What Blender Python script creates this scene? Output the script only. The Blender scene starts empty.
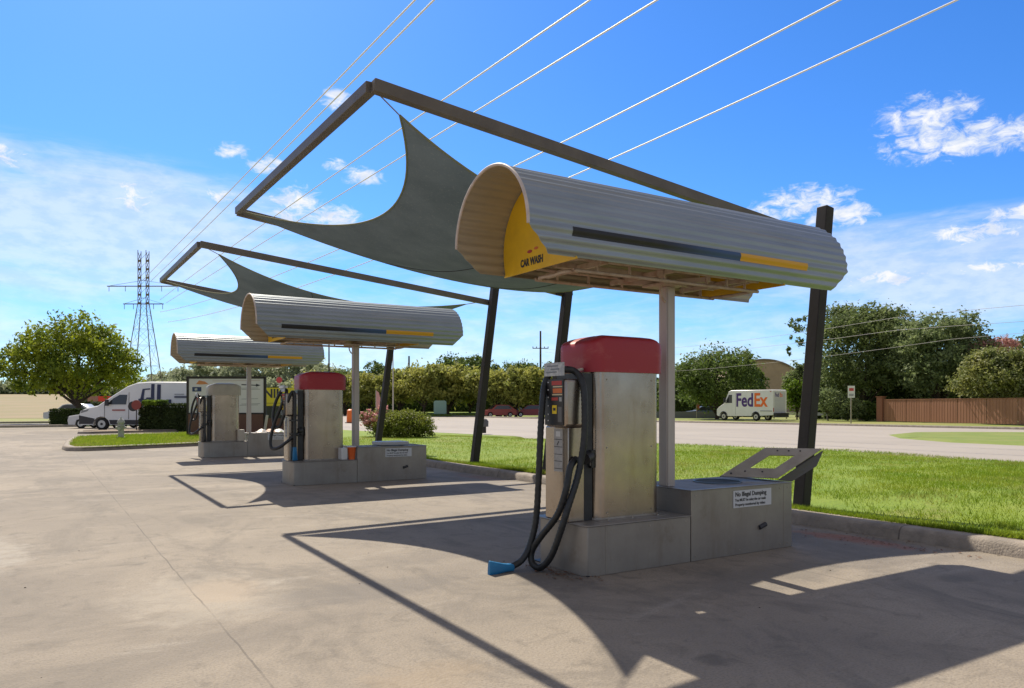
import bpy, math, random
import numpy as np
from mathutils import Vector, Matrix
R = math.radians
SC = bpy.context.scene
COL = SC.collection

# ------------------------------------------------------------------ camera, sun, sky, exposure
YAW, EYE = 32.23, 1.55
cam = bpy.data.cameras.new('camera'); camo = bpy.data.objects.new('camera', cam); COL.objects.link(camo)
camo.location = (0, 0, EYE); camo.rotation_euler = (R(90), 0, R(-YAW))
cam.sensor_width = 36; cam.lens = 36 * 754.3 / 1024; cam.shift_y = (405.8 - 344) / 1024
cam.clip_start = 0.05; cam.clip_end = 3000
SC.camera = camo
SUN = Vector((.075, .865, 1.0)).normalized()
sl = bpy.data.lights.new('sun', 'SUN'); sl.energy = 5.0; sl.angle = R(.5); sl.color = (1, .90, .745)
so = bpy.data.objects.new('sun', sl); COL.objects.link(so)
so.rotation_euler = (-SUN).to_track_quat('-Z', 'Y').to_euler(); so.location = (0, 0, 60)
SC.view_settings.view_transform = 'Standard'; SC.view_settings.look = 'None'
SC.view_settings.gamma = 1; SC.view_settings.exposure = 0.27
SC.render.resolution_x, SC.render.resolution_y = 1024, 688

world = bpy.data.worlds.new('World'); SC.world = world; world.use_nodes = True
def build_world():
    nt = world.node_tree; N = nt.nodes; L = nt.links; N.clear()
    def n(t, **k):
        x = N.new(t)
        for a, b in k.items(): setattr(x, a, b)
        return x
    def math_(op, a, b=None, c=None, clamp=False):
        m = n('ShaderNodeMath', operation=op); m.use_clamp = clamp
        for i, v in enumerate((a, b, c)):
            if v is None: continue
            if isinstance(v, (int, float)): m.inputs[i].default_value = v
            else: L.new(v, m.inputs[i])
        return m.outputs[0]
    out = n('ShaderNodeOutputWorld'); bg = n('ShaderNodeBackground'); bg.inputs['Strength'].default_value = .1
    L.new(bg.outputs[0], out.inputs[0])
    sky = n('ShaderNodeTexSky', sky_type='NISHITA'); sky.sun_disc = False
    sky.sun_elevation = math.asin(SUN.z); sky.sun_rotation = math.atan2(SUN.x, SUN.y)
    sky.air_density = 1.0; sky.dust_density = .5; sky.ozone_density = 4.0; sky.altitude = 200
    hs = n('ShaderNodeHueSaturation'); hs.inputs['Saturation'].default_value = 1.20; hs.inputs['Value'].default_value = 1.04
    L.new(sky.outputs[0], hs.inputs['Color'])
    tint = n('ShaderNodeMix', data_type='RGBA', blend_type='MULTIPLY'); tint.inputs[0].default_value = 1
    L.new(hs.outputs[0], tint.inputs[6]); tint.inputs[7].default_value = (.64, 1.0, 1.40, 1)
    tc = n('ShaderNodeTexCoord'); sep = n('ShaderNodeSeparateXYZ'); L.new(tc.outputs['Generated'], sep.inputs[0])
    az = math_('MULTIPLY', math_('ARCTAN2', sep.outputs[0], sep.outputs[1]), 57.2958)
    el = math_('MULTIPLY', math_('ARCSINE', sep.outputs[2]), 57.2958)
    def vec(sx, sy, off=0):
        c = n('ShaderNodeCombineXYZ'); L.new(math_('MULTIPLY', az, sx), c.inputs[0]); L.new(math_('MULTIPLY', el, sy), c.inputs[1])
        c.inputs[2].default_value = off; return c.outputs[0]
    def noise(v, scale, det=6, rough=.6, dist=0.):
        t = n('ShaderNodeTexNoise'); L.new(v, t.inputs['Vector']); t.inputs['Scale'].default_value = scale
        t.inputs['Detail'].default_value = det; t.inputs['Roughness'].default_value = rough; t.inputs['Distortion'].default_value = dist
        return t.outputs['Fac']
    def ss(v, a, b):
        m = n('ShaderNodeMapRange', interpolation_type='SMOOTHSTEP'); L.new(v, m.inputs[0])
        m.inputs[1].default_value = a; m.inputs[2].default_value = b; return m.outputs[0]
    def blob(a0, e0, ra, re):
        x = math_('DIVIDE', math_('SUBTRACT', az, a0), ra); y = math_('DIVIDE', math_('SUBTRACT', el, e0), re)
        return math_('SUBTRACT', 1, math_('ADD', math_('MULTIPLY', x, x), math_('MULTIPLY', y, y)), clamp=True)
    # cumulus heaps: soft ellipses broken up by fine noise
    cs = [(60.9, 18.6, 3.6, 1.7), (62.2, 16.9, 5.0, 1.5), (66.8, 16.7, 4.0, 1.4), (53.6, 14.2, 4.0, 1.3), (55.6, 12.9, 3.2, 1.2), (51.5, 13.6, 3.0, .8),
          (16.2, 14.3, 2.8, 1.9), (19.2, 21.6, 1.5, .9), (18.2, 13.6, 3.4, 1.6), (11.8, 17.6, 1.6, .7),
          (-1.6, 15.6, 1.6, 1.0), (5.8, 13.8, 1.7, 1.8), (66, 12.0, 3.4, .7), (14.4, 16.8, 2.0, .9), (19.0, 17.2, 1.2, .6),
          (21, 16.6, 2.0, .8), (11, 14.6, 1.6, .7), (58, 8.6, 6, .8), (65, 8.8, 3.5, .7), (63.6, 11.1, 4.5, .9)]
    m = None
    for c in cs:
        b = blob(*c); m = b if m is None else math_('MAXIMUM', m, b)
    puff = noise(vec(.75, 1.25, 3.7), 1.0, 10, .66, .6)
    cum = ss(math_('ADD', math_('MULTIPLY', m, .62), math_('MULTIPLY', math_('SUBTRACT', puff, .5), 2.1)), .14, .86)
    cum = math_('MULTIPLY', cum, ss(m, .0, .12))
    # thin high veils, thicker low down and in two banks
    wisp = noise(vec(.045, .24, 1.3), 1.0, 8, .62, 1.1)
    wisp2 = noise(vec(.16, .75, 8.3), 1.0, 8, .66, .7)
    w = math_('ADD', math_('MULTIPLY', wisp, .62), math_('MULTIPLY', wisp2, .38))
    bank = math_('MAXIMUM', math_('MULTIPLY', blob(0, 11, 24, 6.5), 1.15), math_('MULTIPLY', blob(63, 8.6, 17, 4.6), 1.3))
    bank = math_('MAXIMUM', bank, math_('MULTIPLY', blob(33, 3.5, 60, 8.5), .95))
    veil = ss(math_('ADD', w, math_('MULTIPLY', bank, .30)), .50, .88)
    veil = math_('MULTIPLY', math_('MULTIPLY', veil, .90), ss(bank, .0, .35))
    # unseen broken cloud added overhead and behind the camera to fill shadows and reflections
    rest = ss(math_('SUBTRACT', 1, blob(32, 0, 62, 44)), .72, 1.0)
    fill_clouds = math_('MULTIPLY', rest, ss(noise(vec(.02, .05, 2.2), 1.0, 6, .6, .5), .34, .52))
    mask = math_('MAXIMUM', cum, math_('MULTIPLY', veil, .62))
    shade = noise(vec(.5, 1.1, 5.1), 1.0, 6, .6)
    cr = n('ShaderNodeMix', data_type='RGBA'); L.new(ss(shade, .35, .62), cr.inputs[0])
    cr.inputs[6].default_value = (6.2, 6.8, 7.9, 1); cr.inputs[7].default_value = (8.2, 8.25, 8.4, 1)
    mx = n('ShaderNodeMix', data_type='RGBA'); L.new(mask, mx.inputs[0]); L.new(tint.outputs[2], mx.inputs[6]); L.new(cr.outputs[2], mx.inputs[7])
    dk = n('ShaderNodeMix', data_type='RGBA'); L.new(math_('MULTIPLY', fill_clouds, .88), dk.inputs[0]); L.new(mx.outputs[2], dk.inputs[6]); dk.inputs[7].default_value = (3.9, 3.5, 3.0, 1)
    L.new(dk.outputs[2], bg.inputs['Color'])
build_world()

# ------------------------------------------------------------------ materials
MATS = {}
def mat(name, col, rough=.6, metal=0., col2=None, scale=3., det=6, lo=.35, hi=.65, stretch=(1, 1, 1), bump=0., bscale=None,
        rough2=None, trans=0., spec=.5, coords='Object', extra=None, noise_dist=0.):
    if name in MATS: return MATS[name]
    m = bpy.data.materials.new(name); m.use_nodes = True; MATS[name] = m
    nt = m.node_tree; N = nt.nodes; L = nt.links; b = N['Principled BSDF']
    b.inputs['Base Color'].default_value = (*col, 1); b.inputs['Roughness'].default_value = rough
    b.inputs['Metallic'].default_value = metal; b.inputs['Specular IOR Level'].default_value = spec
    tc = N.new('ShaderNodeTexCoord'); mp = N.new('ShaderNodeMapping'); L.new(tc.outputs[coords], mp.inputs[0]); mp.inputs['Scale'].default_value = stretch
    cout = None
    if col2 is not None:
        t = N.new('ShaderNodeTexNoise'); L.new(mp.outputs[0], t.inputs['Vector']); t.inputs['Scale'].default_value = scale
        t.inputs['Detail'].default_value = det; t.inputs['Roughness'].default_value = .62; t.inputs['Distortion'].default_value = noise_dist
        mr = N.new('ShaderNodeMapRange'); L.new(t.outputs['Fac'], mr.inputs[0]); mr.inputs[1].default_value = lo; mr.inputs[2].default_value = hi
        mx = N.new('ShaderNodeMix'); mx.data_type = 'RGBA'; L.new(mr.outputs[0], mx.inputs[0])
        mx.inputs[6].default_value = (*col, 1); mx.inputs[7].default_value = (*col2, 1)
        cout = mx.outputs[2]
        if rough2 is not None:
            rr = N.new('ShaderNodeMapRange'); L.new(mr.outputs[0], rr.inputs[0]); rr.inputs[3].default_value = rough; rr.inputs[4].default_value = rough2
            L.new(rr.outputs[0], b.inputs['Roughness'])
    if extra: cout = extra(nt, mp.outputs[0], cout) or cout
    if cout is not None: L.new(cout, b.inputs['Base Color'])
    if bump:
        t2 = N.new('ShaderNodeTexNoise'); L.new(mp.outputs[0], t2.inputs['Vector']); t2.inputs['Scale'].default_value = bscale or scale * 4; t2.inputs['Detail'].default_value = 5
        bp = N.new('ShaderNodeBump'); bp.inputs['Strength'].default_value = bump; bp.inputs['Distance'].default_value = .02
        L.new(t2.outputs['Fac'], bp.inputs['Height']); L.new(bp.outputs[0], b.inputs['Normal'])
    if trans:
        o = N['Material Output']; tr = N.new('ShaderNodeBsdfTranslucent'); ms = N.new('ShaderNodeMixShader'); ms.inputs[0].default_value = trans
        if cout is not None: L.new(cout, tr.inputs['Color'])
        else: tr.inputs['Color'].default_value = (*col, 1)
        L.new(b.outputs[0], ms.inputs[1]); L.new(tr.outputs[0], ms.inputs[2]); L.new(ms.outputs[0], o.inputs['Surface'])
    return m

def mixrgb(nt, fac, a, bcol, mode='MIX'):
    mx = nt.nodes.new('ShaderNodeMix'); mx.data_type = 'RGBA'; mx.blend_type = mode
    if isinstance(fac, (int, float)): mx.inputs[0].default_value = fac
    else: nt.links.new(fac, mx.inputs[0])
    nt.links.new(a, mx.inputs[6])
    if isinstance(bcol, tuple): mx.inputs[7].default_value = (*bcol, 1)
    else: nt.links.new(bcol, mx.inputs[7])
    return mx.outputs[2]
def nmath(nt, op, a, b=None, clamp=False):
    m = nt.nodes.new('ShaderNodeMath'); m.operation = op; m.use_clamp = clamp
    for i, v in enumerate((a, b)):
        if v is None: continue
        if isinstance(v, (int, float)): m.inputs[i].default_value = v
        else: nt.links.new(v, m.inputs[i])
    return m.outputs[0]
def nnoise(nt, v, scale, det=5, rough=.6, stretch=None, dist=0.):
    if stretch:
        mp = nt.nodes.new('ShaderNodeMapping'); nt.links.new(v, mp.inputs[0]); mp.inputs['Scale'].default_value = stretch; v = mp.outputs[0]
    t = nt.nodes.new('ShaderNodeTexNoise'); nt.links.new(v, t.inputs['Vector']); t.inputs['Scale'].default_value = scale
    t.inputs['Detail'].default_value = det; t.inputs['Roughness'].default_value = rough; t.inputs['Distortion'].default_value = dist
    return t.outputs['Fac']
def nss(nt, v, a, b, lo=0., hi=1.):
    m = nt.nodes.new('ShaderNodeMapRange'); m.interpolation_type = 'SMOOTHSTEP'; nt.links.new(v, m.inputs[0])
    m.inputs[1].default_value = a; m.inputs[2].default_value = b; m.inputs[3].default_value = lo; m.inputs[4].default_value = hi
    return m.outputs[0]

def concrete_extra(nt, v, c):
    s = nt.nodes.new('ShaderNodeSeparateXYZ'); nt.links.new(v, s.inputs[0]); x, y = s.outputs[0], s.outputs[1]
    # worn traffic lanes, blotches, fine grain
    c = mixrgb(nt, nss(nt, nnoise(nt, v, .16, 5, .6, dist=1.2), .40, .62, 0, .8), c, (.185, .162, .136))
    c = mixrgb(nt, nss(nt, nnoise(nt, v, .9, 7, .7, (1, .5, 1), 1.), .47, .64, 0, .7), c, (.165, .145, .120))
    c = mixrgb(nt, nss(nt, nnoise(nt, v, .55, 7, .7, (.45, 1.4, 1), 2.), .55, .74, 0, .45), c, (.44, .40, .345))
    c = mixrgb(nt, nss(nt, nnoise(nt, v, 60, 3, .7), .42, .72, 0, .6), c, (.15, .13, .11))
    c = mixrgb(nt, nss(nt, nnoise(nt, v, 22, 4, .85), .62, .74, 0, .6), c, (.10, .085, .07))
    c = mixrgb(nt, nss(nt, nnoise(nt, v, 3.2, 8, .75, None, .8), .50, .70, 0, .65), c, (.14, .122, .10))
    c = mixrgb(nt, nss(nt, nnoise(nt, v, 5.5, 8, .75, (.6, 1.3, 1), .8), .58, .78, 0, .45), c, (.43, .39, .335))
    # stains of their own: (x, y, rx, ry, colour, strength)
    for (cx, cy, rx, ry, col, st) in [(1.34, 6.66, .42, .62, (.36, .26, .17), .5), (1.15, 6.55, .85, 1.2, (.43, .385, .32), .4), (2.3, 6.0, 1.1, .5, (.15, .135, .12), .6),
                                      (3.5, 3.23, .16, .14, (.10, .09, .075), .6), (7.0, 3.6, .25, .18, (.11, .10, .085), .5), (8.0, 5.3, .28, 1.0, (.28, .12, .07), .8),
                                      (3.9, 5.55, .45, .8, (.13, .115, .10), .8), (1.9, 3.9, .5, .35, (.38, .29, .19), .3), (5.6, 4.6, 1.6, .5, (.13, .12, .105), .5), (3.3, 7.0, .8, .4, (.14, .125, .11), .4),
                                      (8.1, 14.2, .3, 1.2, (.25, .13, .08), .5), (-.6, 9.5, .7, 1.6, (.47, .44, .39), .4)]:
        dx = nmath(nt, 'DIVIDE', nmath(nt, 'SUBTRACT', x, cx), rx); dy = nmath(nt, 'DIVIDE', nmath(nt, 'SUBTRACT', y, cy), ry)
        d = nmath(nt, 'SUBTRACT', 1., nmath(nt, 'ADD', nmath(nt, 'MULTIPLY', dx, dx), nmath(nt, 'MULTIPLY', dy, dy)))
        d = nmath(nt, 'ADD', d, nmath(nt, 'MULTIPLY', nmath(nt, 'SUBTRACT', nnoise(nt, v, 3.5, 7, .7), .5), 2.4))
        c = mixrgb(nt, nss(nt, d, .1, 1.0, 0, st), c, col)
    # control joints
    wob = nmath(nt, 'MULTIPLY', nmath(nt, 'SUBTRACT', nnoise(nt, v, 1.3, 4), .5), .05)
    xj = nmath(nt, 'ADD', nmath(nt, 'MODULO', nmath(nt, 'ADD', nmath(nt, 'ADD', x, 44.0), wob), 5.0), 0)
    xl = nmath(nt, 'LESS_THAN', nmath(nt, 'ABSOLUTE', nmath(nt, 'SUBTRACT', xj, .1)), .007)
    yj = nmath(nt, 'MODULO', nmath(nt, 'ADD', nmath(nt, 'ADD', y, 43.4), wob), 4.6)
    yl = nmath(nt, 'LESS_THAN', nmath(nt, 'ABSOLUTE', nmath(nt, 'SUBTRACT', yj, .1)), .006)
    j = nmath(nt, 'MAXIMUM', xl, nmath(nt, 'MULTIPLY', yl, .22))
    j = nmath(nt, 'MULTIPLY', j, nss(nt, nnoise(nt, v, 1.1, 3), .35, .6, .15, .6))
    return mixrgb(nt, j, c, (.085, .075, .065))
CONC = mat('drive_concrete', (.330, .283, .226), .85, col2=(.268, .230, .184), scale=.5, bump=.35, bscale=45, extra=concrete_extra)
def kerb_extra(nt, v, c):
    s = nt.nodes.new('ShaderNodeSeparateXYZ'); nt.links.new(v, s.inputs[0])
    yj = nmath(nt, 'MODULO', nmath(nt, 'ADD', s.outputs[1], 40.), 3.0)
    c = mixrgb(nt, nmath(nt, 'MULTIPLY', nmath(nt, 'LESS_THAN', yj, .02), .7), c, (.07, .06, .05))
    return mixrgb(nt, nss(nt, nnoise(nt, v, 2.2, 7, .7), .5, .75, 0, .7), c, (.16, .14, .12))
KERB = mat('kerb_concrete', (.36, .31, .26), .85, col2=(.24, .21, .18), scale=5, bump=.5, bscale=40, extra=kerb_extra)
ROAD = mat('road_concrete', (.37, .335, .30), .85, col2=(.32, .29, .26), scale=.15, bump=.1, bscale=20)
LOT = mat('far_lot_concrete', (.35, .32, .28), .85, col2=(.30, .275, .24), scale=.2)
def grass_extra(nt, v, c):
    c = mixrgb(nt, nss(nt, nnoise(nt, v, .5, 7, .7), .52, .70, 0, .7), c, (.25, .23, .06))
    c = mixrgb(nt, nss(nt, nnoise(nt, v, 1.6, 7, .7), .64, .74, 0, .8), c, (.17, .125, .07))
    return mixrgb(nt, nss(nt, nnoise(nt, v, 25, 4, .8), .4, .7, 0, .6), c, (.06, .10, .012))
GRASS_G = mat('lawn_soil_and_grass', (.17, .27, .012), .9, col2=(.24, .32, .025), scale=.8, bump=.9, bscale=30, extra=grass_extra)
BLADE = mat('grass_blades', (.17, .28, .012), .7, col2=(.32, .38, .04), scale=1.3, det=8, trans=.45, spec=.2, extra=lambda nt, v, c: mixrgb(nt, nss(nt, nnoise(nt, v, 11, 2), .55, .75, 0, .6), mixrgb(nt, nss(nt, nnoise(nt, v, .45, 6, .7), .50, .68, 0, .8), c, (.36, .33, .10)), (.08, .15, .015)))
FARG = mat('far_grass', (.19, .24, .05), .9, col2=(.30, .27, .10), scale=.07, lo=.4, hi=.7)
DRY = mat('dry_field', (.30, .225, .14), .9, col2=(.22, .20, .09), scale=.05, stretch=(1, 4, 1))

def steel_extra(dirt, st):
    def f(nt, v, c):
        c = mixrgb(nt, nss(nt, nnoise(nt, v, 1., 7, .7, (5, 5, .8)), .5, .75, 0, st), c, dirt)
        return mixrgb(nt, nss(nt, nnoise(nt, v, 3., 7, .7), .56, .72, 0, st), c, dirt)
    return f
STEEL = mat('brushed_stainless', (.35, .33, .30), .44, .58, col2=(.29, .27, .245), scale=2.2, rough2=.48, bump=.06, bscale=6, extra=steel_extra((.22, .185, .15), .5))
BODYST = mat('warm_stainless', (.47, .41, .35), .22, .95, col2=(.37, .315, .26), scale=2.0, rough2=.30, bump=.07, bscale=1.4, extra=steel_extra((.27, .20, .14), .5))
STEELD = mat('dull_stainless', (.46, .42, .37), .45, .6, col2=(.36, .32, .28), scale=4, bump=.1)
def galv_extra(nt, v, c):
    c = mixrgb(nt, nss(nt, nnoise(nt, v, 1., 7, .65, (.5, 9, 9)), .54, .70, 0, .7), c, (.38, .345, .26))
    return mixrgb(nt, nss(nt, nnoise(nt, v, 7., 6, .8, (1, 3, 3)), .62, .75, 0, .5), c, (.48, .50, .50))
GALV = mat('galvanised_sheet', (.345, .385, .415), .42, .72, col2=(.28, .32, .345), scale=2, stretch=(.5, 3, 3), bump=.05, bscale=30, extra=galv_extra)
GALVIN = mat('galvanised_warm_bounce', (.50, .455, .36), .5, .5, col2=(.43, .39, .305), scale=3, stretch=(1, 2, 2), lo=.3, hi=.7)  # inner faces of the same sheet, warm ground bounce put into the colour
TRIM = mat('pale_trim', (.72, .62, .55), .5, col2=(.55, .46, .40), scale=8)
FRAMEC = mat('rusty_cream_frame', (.50, .40, .31), .6, col2=(.36, .24, .16), scale=9, lo=.45, hi=.7)
YEL = mat('yellow_panel', (.80, .48, .010), .45, col2=(.66, .38, .01), scale=4, lo=.4, hi=.75)
INK = mat('sign_black', (.03, .03, .035), .5)
BLUEV = mat('blue_vinyl', (.03, .07, .17), .4)
YELV = mat('amber_vinyl', (.72, .38, .02), .4)
def stripe_extra(nt, v, c):
    s = nt.nodes.new('ShaderNodeSeparateXYZ'); nt.links.new(v, s.inputs[0])
    return mixrgb(nt, nss(nt, s.outputs[0], -.75, .35), c, (.035, .085, .19))
STRIPE = mat('black_blue_vinyl', (.012, .012, .014), .45, col2=(.02, .02, .022), scale=9, extra=stripe_extra)
def cap_extra(nt, v, c): return mixrgb(nt, nss(nt, nnoise(nt, v, 2.5, 6, .7, (1, 1, 2)), .5, .75, 0, .5), c, (.50, .13, .11))
RED = mat('faded_red_plastic', (.36, .022, .032), .42, col2=(.36, .02, .03), scale=3, bump=.04, bscale=60, extra=cap_extra)
TAN = mat('faded_tan_plastic', (.44, .40, .31), .5, col2=(.36, .33, .26), scale=3)
BLACKR = mat('black_rubber', (.018, .020, .022), .42, col2=(.035, .037, .04), scale=12)
HOSE = mat('black_hose', (.010, .012, .014), .40, col2=(.025, .028, .03), scale=20, bump=.15, bscale=50)
BLUEP = mat('blue_nozzle_plastic', (.01, .15, .36), .45, col2=(.015, .20, .42), scale=12)
PANEL = mat('control_panel_black', (.022, .02, .02), .4)
WHITEP = mat('white_paint', (.72, .72, .70), .45, col2=(.64, .64, .62), scale=3)
WPOST = mat('cream_post_paint', (.52, .475, .43), .5, .15, col2=(.44, .39, .35), scale=5, stretch=(1, 1, .3), lo=.4, hi=.75)
DARKM = mat('dark_bronze_steel', (.045, .04, .037), .65, .0, spec=.25, col2=(.032, .028, .026), scale=5, stretch=(1, 1, .4))
BEAMM = mat('bronze_beam_steel', (.16, .135, .105), .5, .2, col2=(.12, .10, .08), scale=3)
def cloth_extra(nt, v, c): return mixrgb(nt, nss(nt, nnoise(nt, v, 34, 3, .7), .56, .70, 0, .5), c, (.42, .46, .47))
SAIL = mat('grey_shade_mesh', (.255, .315, .36), .85, col2=(.20, .255, .295), scale=1.5, trans=.30, spec=.2, extra=cloth_extra)
HEM = mat('sail_hem', (.22, .23, .13), .7)
GLASS = mat('dark_window_glass', (.03, .035, .04), .08, spec=.8)
RUBBER = mat('tyre_rubber', (.02, .02, .02), .8)
ALLOY = mat('wheel_alloy', (.5, .5, .5), .35, .8)
BRICK = mat('brown_brick', (.16, .075, .055), .8, col2=(.11, .055, .04), scale=12, stretch=(1, 1, 4))
BARK = mat('bark', (.09, .065, .045), .9, col2=(.05, .035, .025), scale=8, stretch=(3, 3, .6), bump=.4)
WOODP = mat('weathered_wood', (.10, .075, .055), .85, col2=(.06, .045, .035), scale=5, stretch=(3, 3, .3))
FENCEM = mat('red_brown_boards', (.36, .175, .11), .75, col2=(.28, .13, .08), scale=2.2, stretch=(1, 1, .05))
WIRE = mat('aluminium_wire', (.85, .85, .84), .6, .4)
PYL = mat('pylon_steel', (.22, .19, .17), .6, .3)
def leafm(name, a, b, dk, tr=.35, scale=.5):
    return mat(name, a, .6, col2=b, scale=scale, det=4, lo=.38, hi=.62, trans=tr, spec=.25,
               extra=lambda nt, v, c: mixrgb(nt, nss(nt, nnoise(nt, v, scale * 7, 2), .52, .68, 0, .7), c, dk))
L_GOLD = leafm('golden_green_leaves', (.34, .39, .03), (.15, .22, .03), (.06, .10, .02), .50, .35)
L_FAR = leafm('light_green_leaves', (.42, .42, .10), (.25, .29, .07), (.12, .16, .05), .48, .2)
L_MID = leafm('mid_green_leaves', (.16, .22, .05), (.10, .155, .038), (.055, .085, .025), .45, .35)
L_DARK = leafm('dark_green_leaves', (.21, .26, .095), (.14, .19, .065), (.06, .09, .035), .48, .35)
L_GREY = leafm('grey_green_leaves', (.27, .33, .15), (.16, .22, .085), (.07, .10, .04), .45, .5)
L_MYR = leafm('myrtle_leaves', (.28, .29, .08), (.15, .19, .05), (.48, .50, .36), .45, .6)
L_HAZE = leafm('hazed_leaves', (.42, .46, .27), (.33, .38, .25), (.27, .31, .22), .4, .08)  # distance haze put into the leaf colours as paler tones
L_PINK = leafm('pink_blossom', (.62, .32, .30), (.50, .25, .22), (.20, .16, .07), .35, 1.5)
L_LIME = leafm('lime_leaves', (.20, .30, .03), (.12, .20, .02), (.05, .09, .01), .4, 1.5)
L_HEDGE = leafm('hedge_leaves', (.055, .085, .02), (.035, .055, .015), (.02, .035, .01), .25, 1.2)

# ------------------------------------------------------------------ mesh helpers
class MB:
    def __init__(s): s.v = []; s.f = []
    def add(s, vs, fs):
        o = len(s.v); s.v += [tuple(v) for v in vs]; s.f += [tuple(i + o for i in f) for f in fs]; return s
    def box(s, a, b, rz=0., piv=None):
        (x0, y0, z0), (x1, y1, z1) = a, b
        vs = [(x0, y0, z0), (x1, y0, z0), (x1, y1, z0), (x0, y1, z0), (x0, y0, z1), (x1, y0, z1), (x1, y1, z1), (x0, y1, z1)]
        return s.add(vs, [(0, 3, 2, 1), (4, 5, 6, 7), (0, 1, 5, 4), (1, 2, 6, 5), (2, 3, 7, 6), (3, 0, 4, 7)])
    def bar(s, p, q, w, h=None, up=(0, 0, 1)):
        p, q = Vector(p), Vector(q); h = h or w; d = (q - p).normalized(); u = Vector(up)
        sd = d.cross(u)
        if sd.length < 1e-4: sd = d.cross(Vector((1, 0, 0)))
        sd.normalize(); u = sd.cross(d).normalized()
        vs = [e + sd * (a * w / 2) + u * (b * h / 2) for e in (p, q) for a, b in ((-1, -1), (1, -1), (1, 1), (-1, 1))]
        return s.add(vs, [(0, 1, 2, 3), (7, 6, 5, 4), (0, 4, 5, 1), (1, 5, 6, 2), (2, 6, 7, 3), (3, 7, 4, 0)])
    def tube(s, pts, r, n=10, caps=True):
        pts = [Vector(p) for p in pts]; rs = r if isinstance(r, (list, tuple)) else [r] * len(pts)
        o = len(s.v); t0 = (pts[1] - pts[0]).normalized(); ref = Vector((0, 0, 1)) if abs(t0.z) < .9 else Vector((1, 0, 0))
        a = t0.cross(ref).normalized()
        for i, p in enumerate(pts):
            t = (pts[min(i + 1, len(pts) - 1)] - pts[max(i - 1, 0)]).normalized()
            a = (a - t * a.dot(t)).normalized(); b = t.cross(a)
            for k in range(n):
                th = 2 * math.pi * k / n; s.v.append(tuple(p + (a * math.cos(th) + b * math.sin(th)) * rs[i]))
        for i in range(len(pts) - 1):
            for k in range(n):
                k2 = (k + 1) % n; s.f.append((o + i * n + k, o + i * n + k2, o + (i + 1) * n + k2, o + (i + 1) * n + k))
        if caps:
            s.f.append(tuple(o + k for k in range(n))[::-1]); e = o + (len(pts) - 1) * n; s.f.append(tuple(e + k for k in range(n)))
        return s
    def cyl(s, c, r, h, n=24, r2=None): return s.tube([c, (c[0], c[1], c[2] + h)], [r, r2 if r2 is not None else r], n)
    def lathe(s, c, prof, n=20):
        o = len(s.v)
        for r, z in prof:
            for k in range(n):
                a = 2 * math.pi * k / n; s.v.append((c[0] + r * math.cos(a), c[1] + r * math.sin(a), c[2] + z))
        for i in range(len(prof) - 1):
            for k in range(n):
                k2 = (k + 1) % n; s.f.append((o + i * n + k, o + i * n + k2, o + (i + 1) * n + k2, o + (i + 1) * n + k))
        s.f.append(tuple(o + k for k in range(n))[::-1]); e = o + (len(prof) - 1) * n; s.f.append(tuple(e + k for k in range(n)))
        return s
    def prism(s, poly, fn0, fn1):
        n = len(poly); o = len(s.v); s.v += [tuple(fn0(*p)) for p in poly] + [tuple(fn1(*p)) for p in poly]
        s.f.append(tuple(range(o, o + n))[::-1]); s.f.append(tuple(range(o + n, o + 2 * n)))
        for i in range(n): j = (i + 1) % n; s.f.append((o + i, o + j, o + n + j, o + n + i))
        return s
    def grid(s, P):
        o = len(s.v); nr, nc = len(P), len(P[0])
        for r in P: s.v += [tuple(p) for p in r]
        for i in range(nr - 1):
            for j in range(nc - 1): s.f.append((o + i * nc + j, o + i * nc + j + 1, o + (i + 1) * nc + j + 1, o + (i + 1) * nc + j))
        return s
    def mesh(s, name, base=(0, 0, 0)):
        m = bpy.data.meshes.new(name); b = Vector(base); m.from_pydata([tuple(Vector(v) - b) for v in s.v], [], s.f); m.update(); return m

def finish(me, m, smooth):
    if m: me.materials.append(m)
    if smooth is not None:
        me.polygons.foreach_set('use_smooth', [True] * len(me.polygons))
        if smooth < 170: me.set_sharp_from_angle(angle=R(smooth))
def recalc(me):
    import bmesh
    bm = bmesh.new(); bm.from_mesh(me); bmesh.ops.recalc_face_normals(bm, faces=bm.faces); bm.to_mesh(me); bm.free()
BASE = {}
def thing(name, label, cat, loc, group=None):
    o = bpy.data.objects.new(name, None); COL.objects.link(o); o.location = loc; o.empty_display_size = .2
    o['label'] = label; o['category'] = cat; BASE[o.name] = Vector(loc)
    if group: o['group'] = group
    return o
def part(name, mb, m, parent, bev=0., smooth=None, label=None, fix=True):
    b = BASE[parent.name] if parent else Vector((0, 0, 0))
    me = mb.mesh(name, b)
    if fix: recalc(me)
    finish(me, m, smooth if smooth is not None else (35 if bev else None))
    o = bpy.data.objects.new(name, me); COL.objects.link(o)
    if parent: o.parent = parent
    BASE[o.name] = b
    if bev:
        md = o.modifiers.new('bevel', 'BEVEL'); md.width = bev; md.segments = 3; md.limit_method = 'ANGLE'; md.angle_limit = R(40)
    if label: o['label'] = label
    return o
def solo(name, mb, m, label, cat, loc=(0, 0, 0), group=None, bev=0., smooth=None, fix=True):
    me = mb.mesh(name, loc)
    if fix: recalc(me)
    finish(me, m, smooth if smooth is not None else (35 if bev else None))
    o = bpy.data.objects.new(name, me); COL.objects.link(o); o.location = loc; BASE[o.name] = Vector(loc)
    o['label'] = label; o['category'] = cat
    if group: o['group'] = group
    if bev:
        md = o.modifiers.new('bevel', 'BEVEL'); md.width = bev; md.segments = 3; md.limit_method = 'ANGLE'; md.angle_limit = R(40)
    return o
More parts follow.
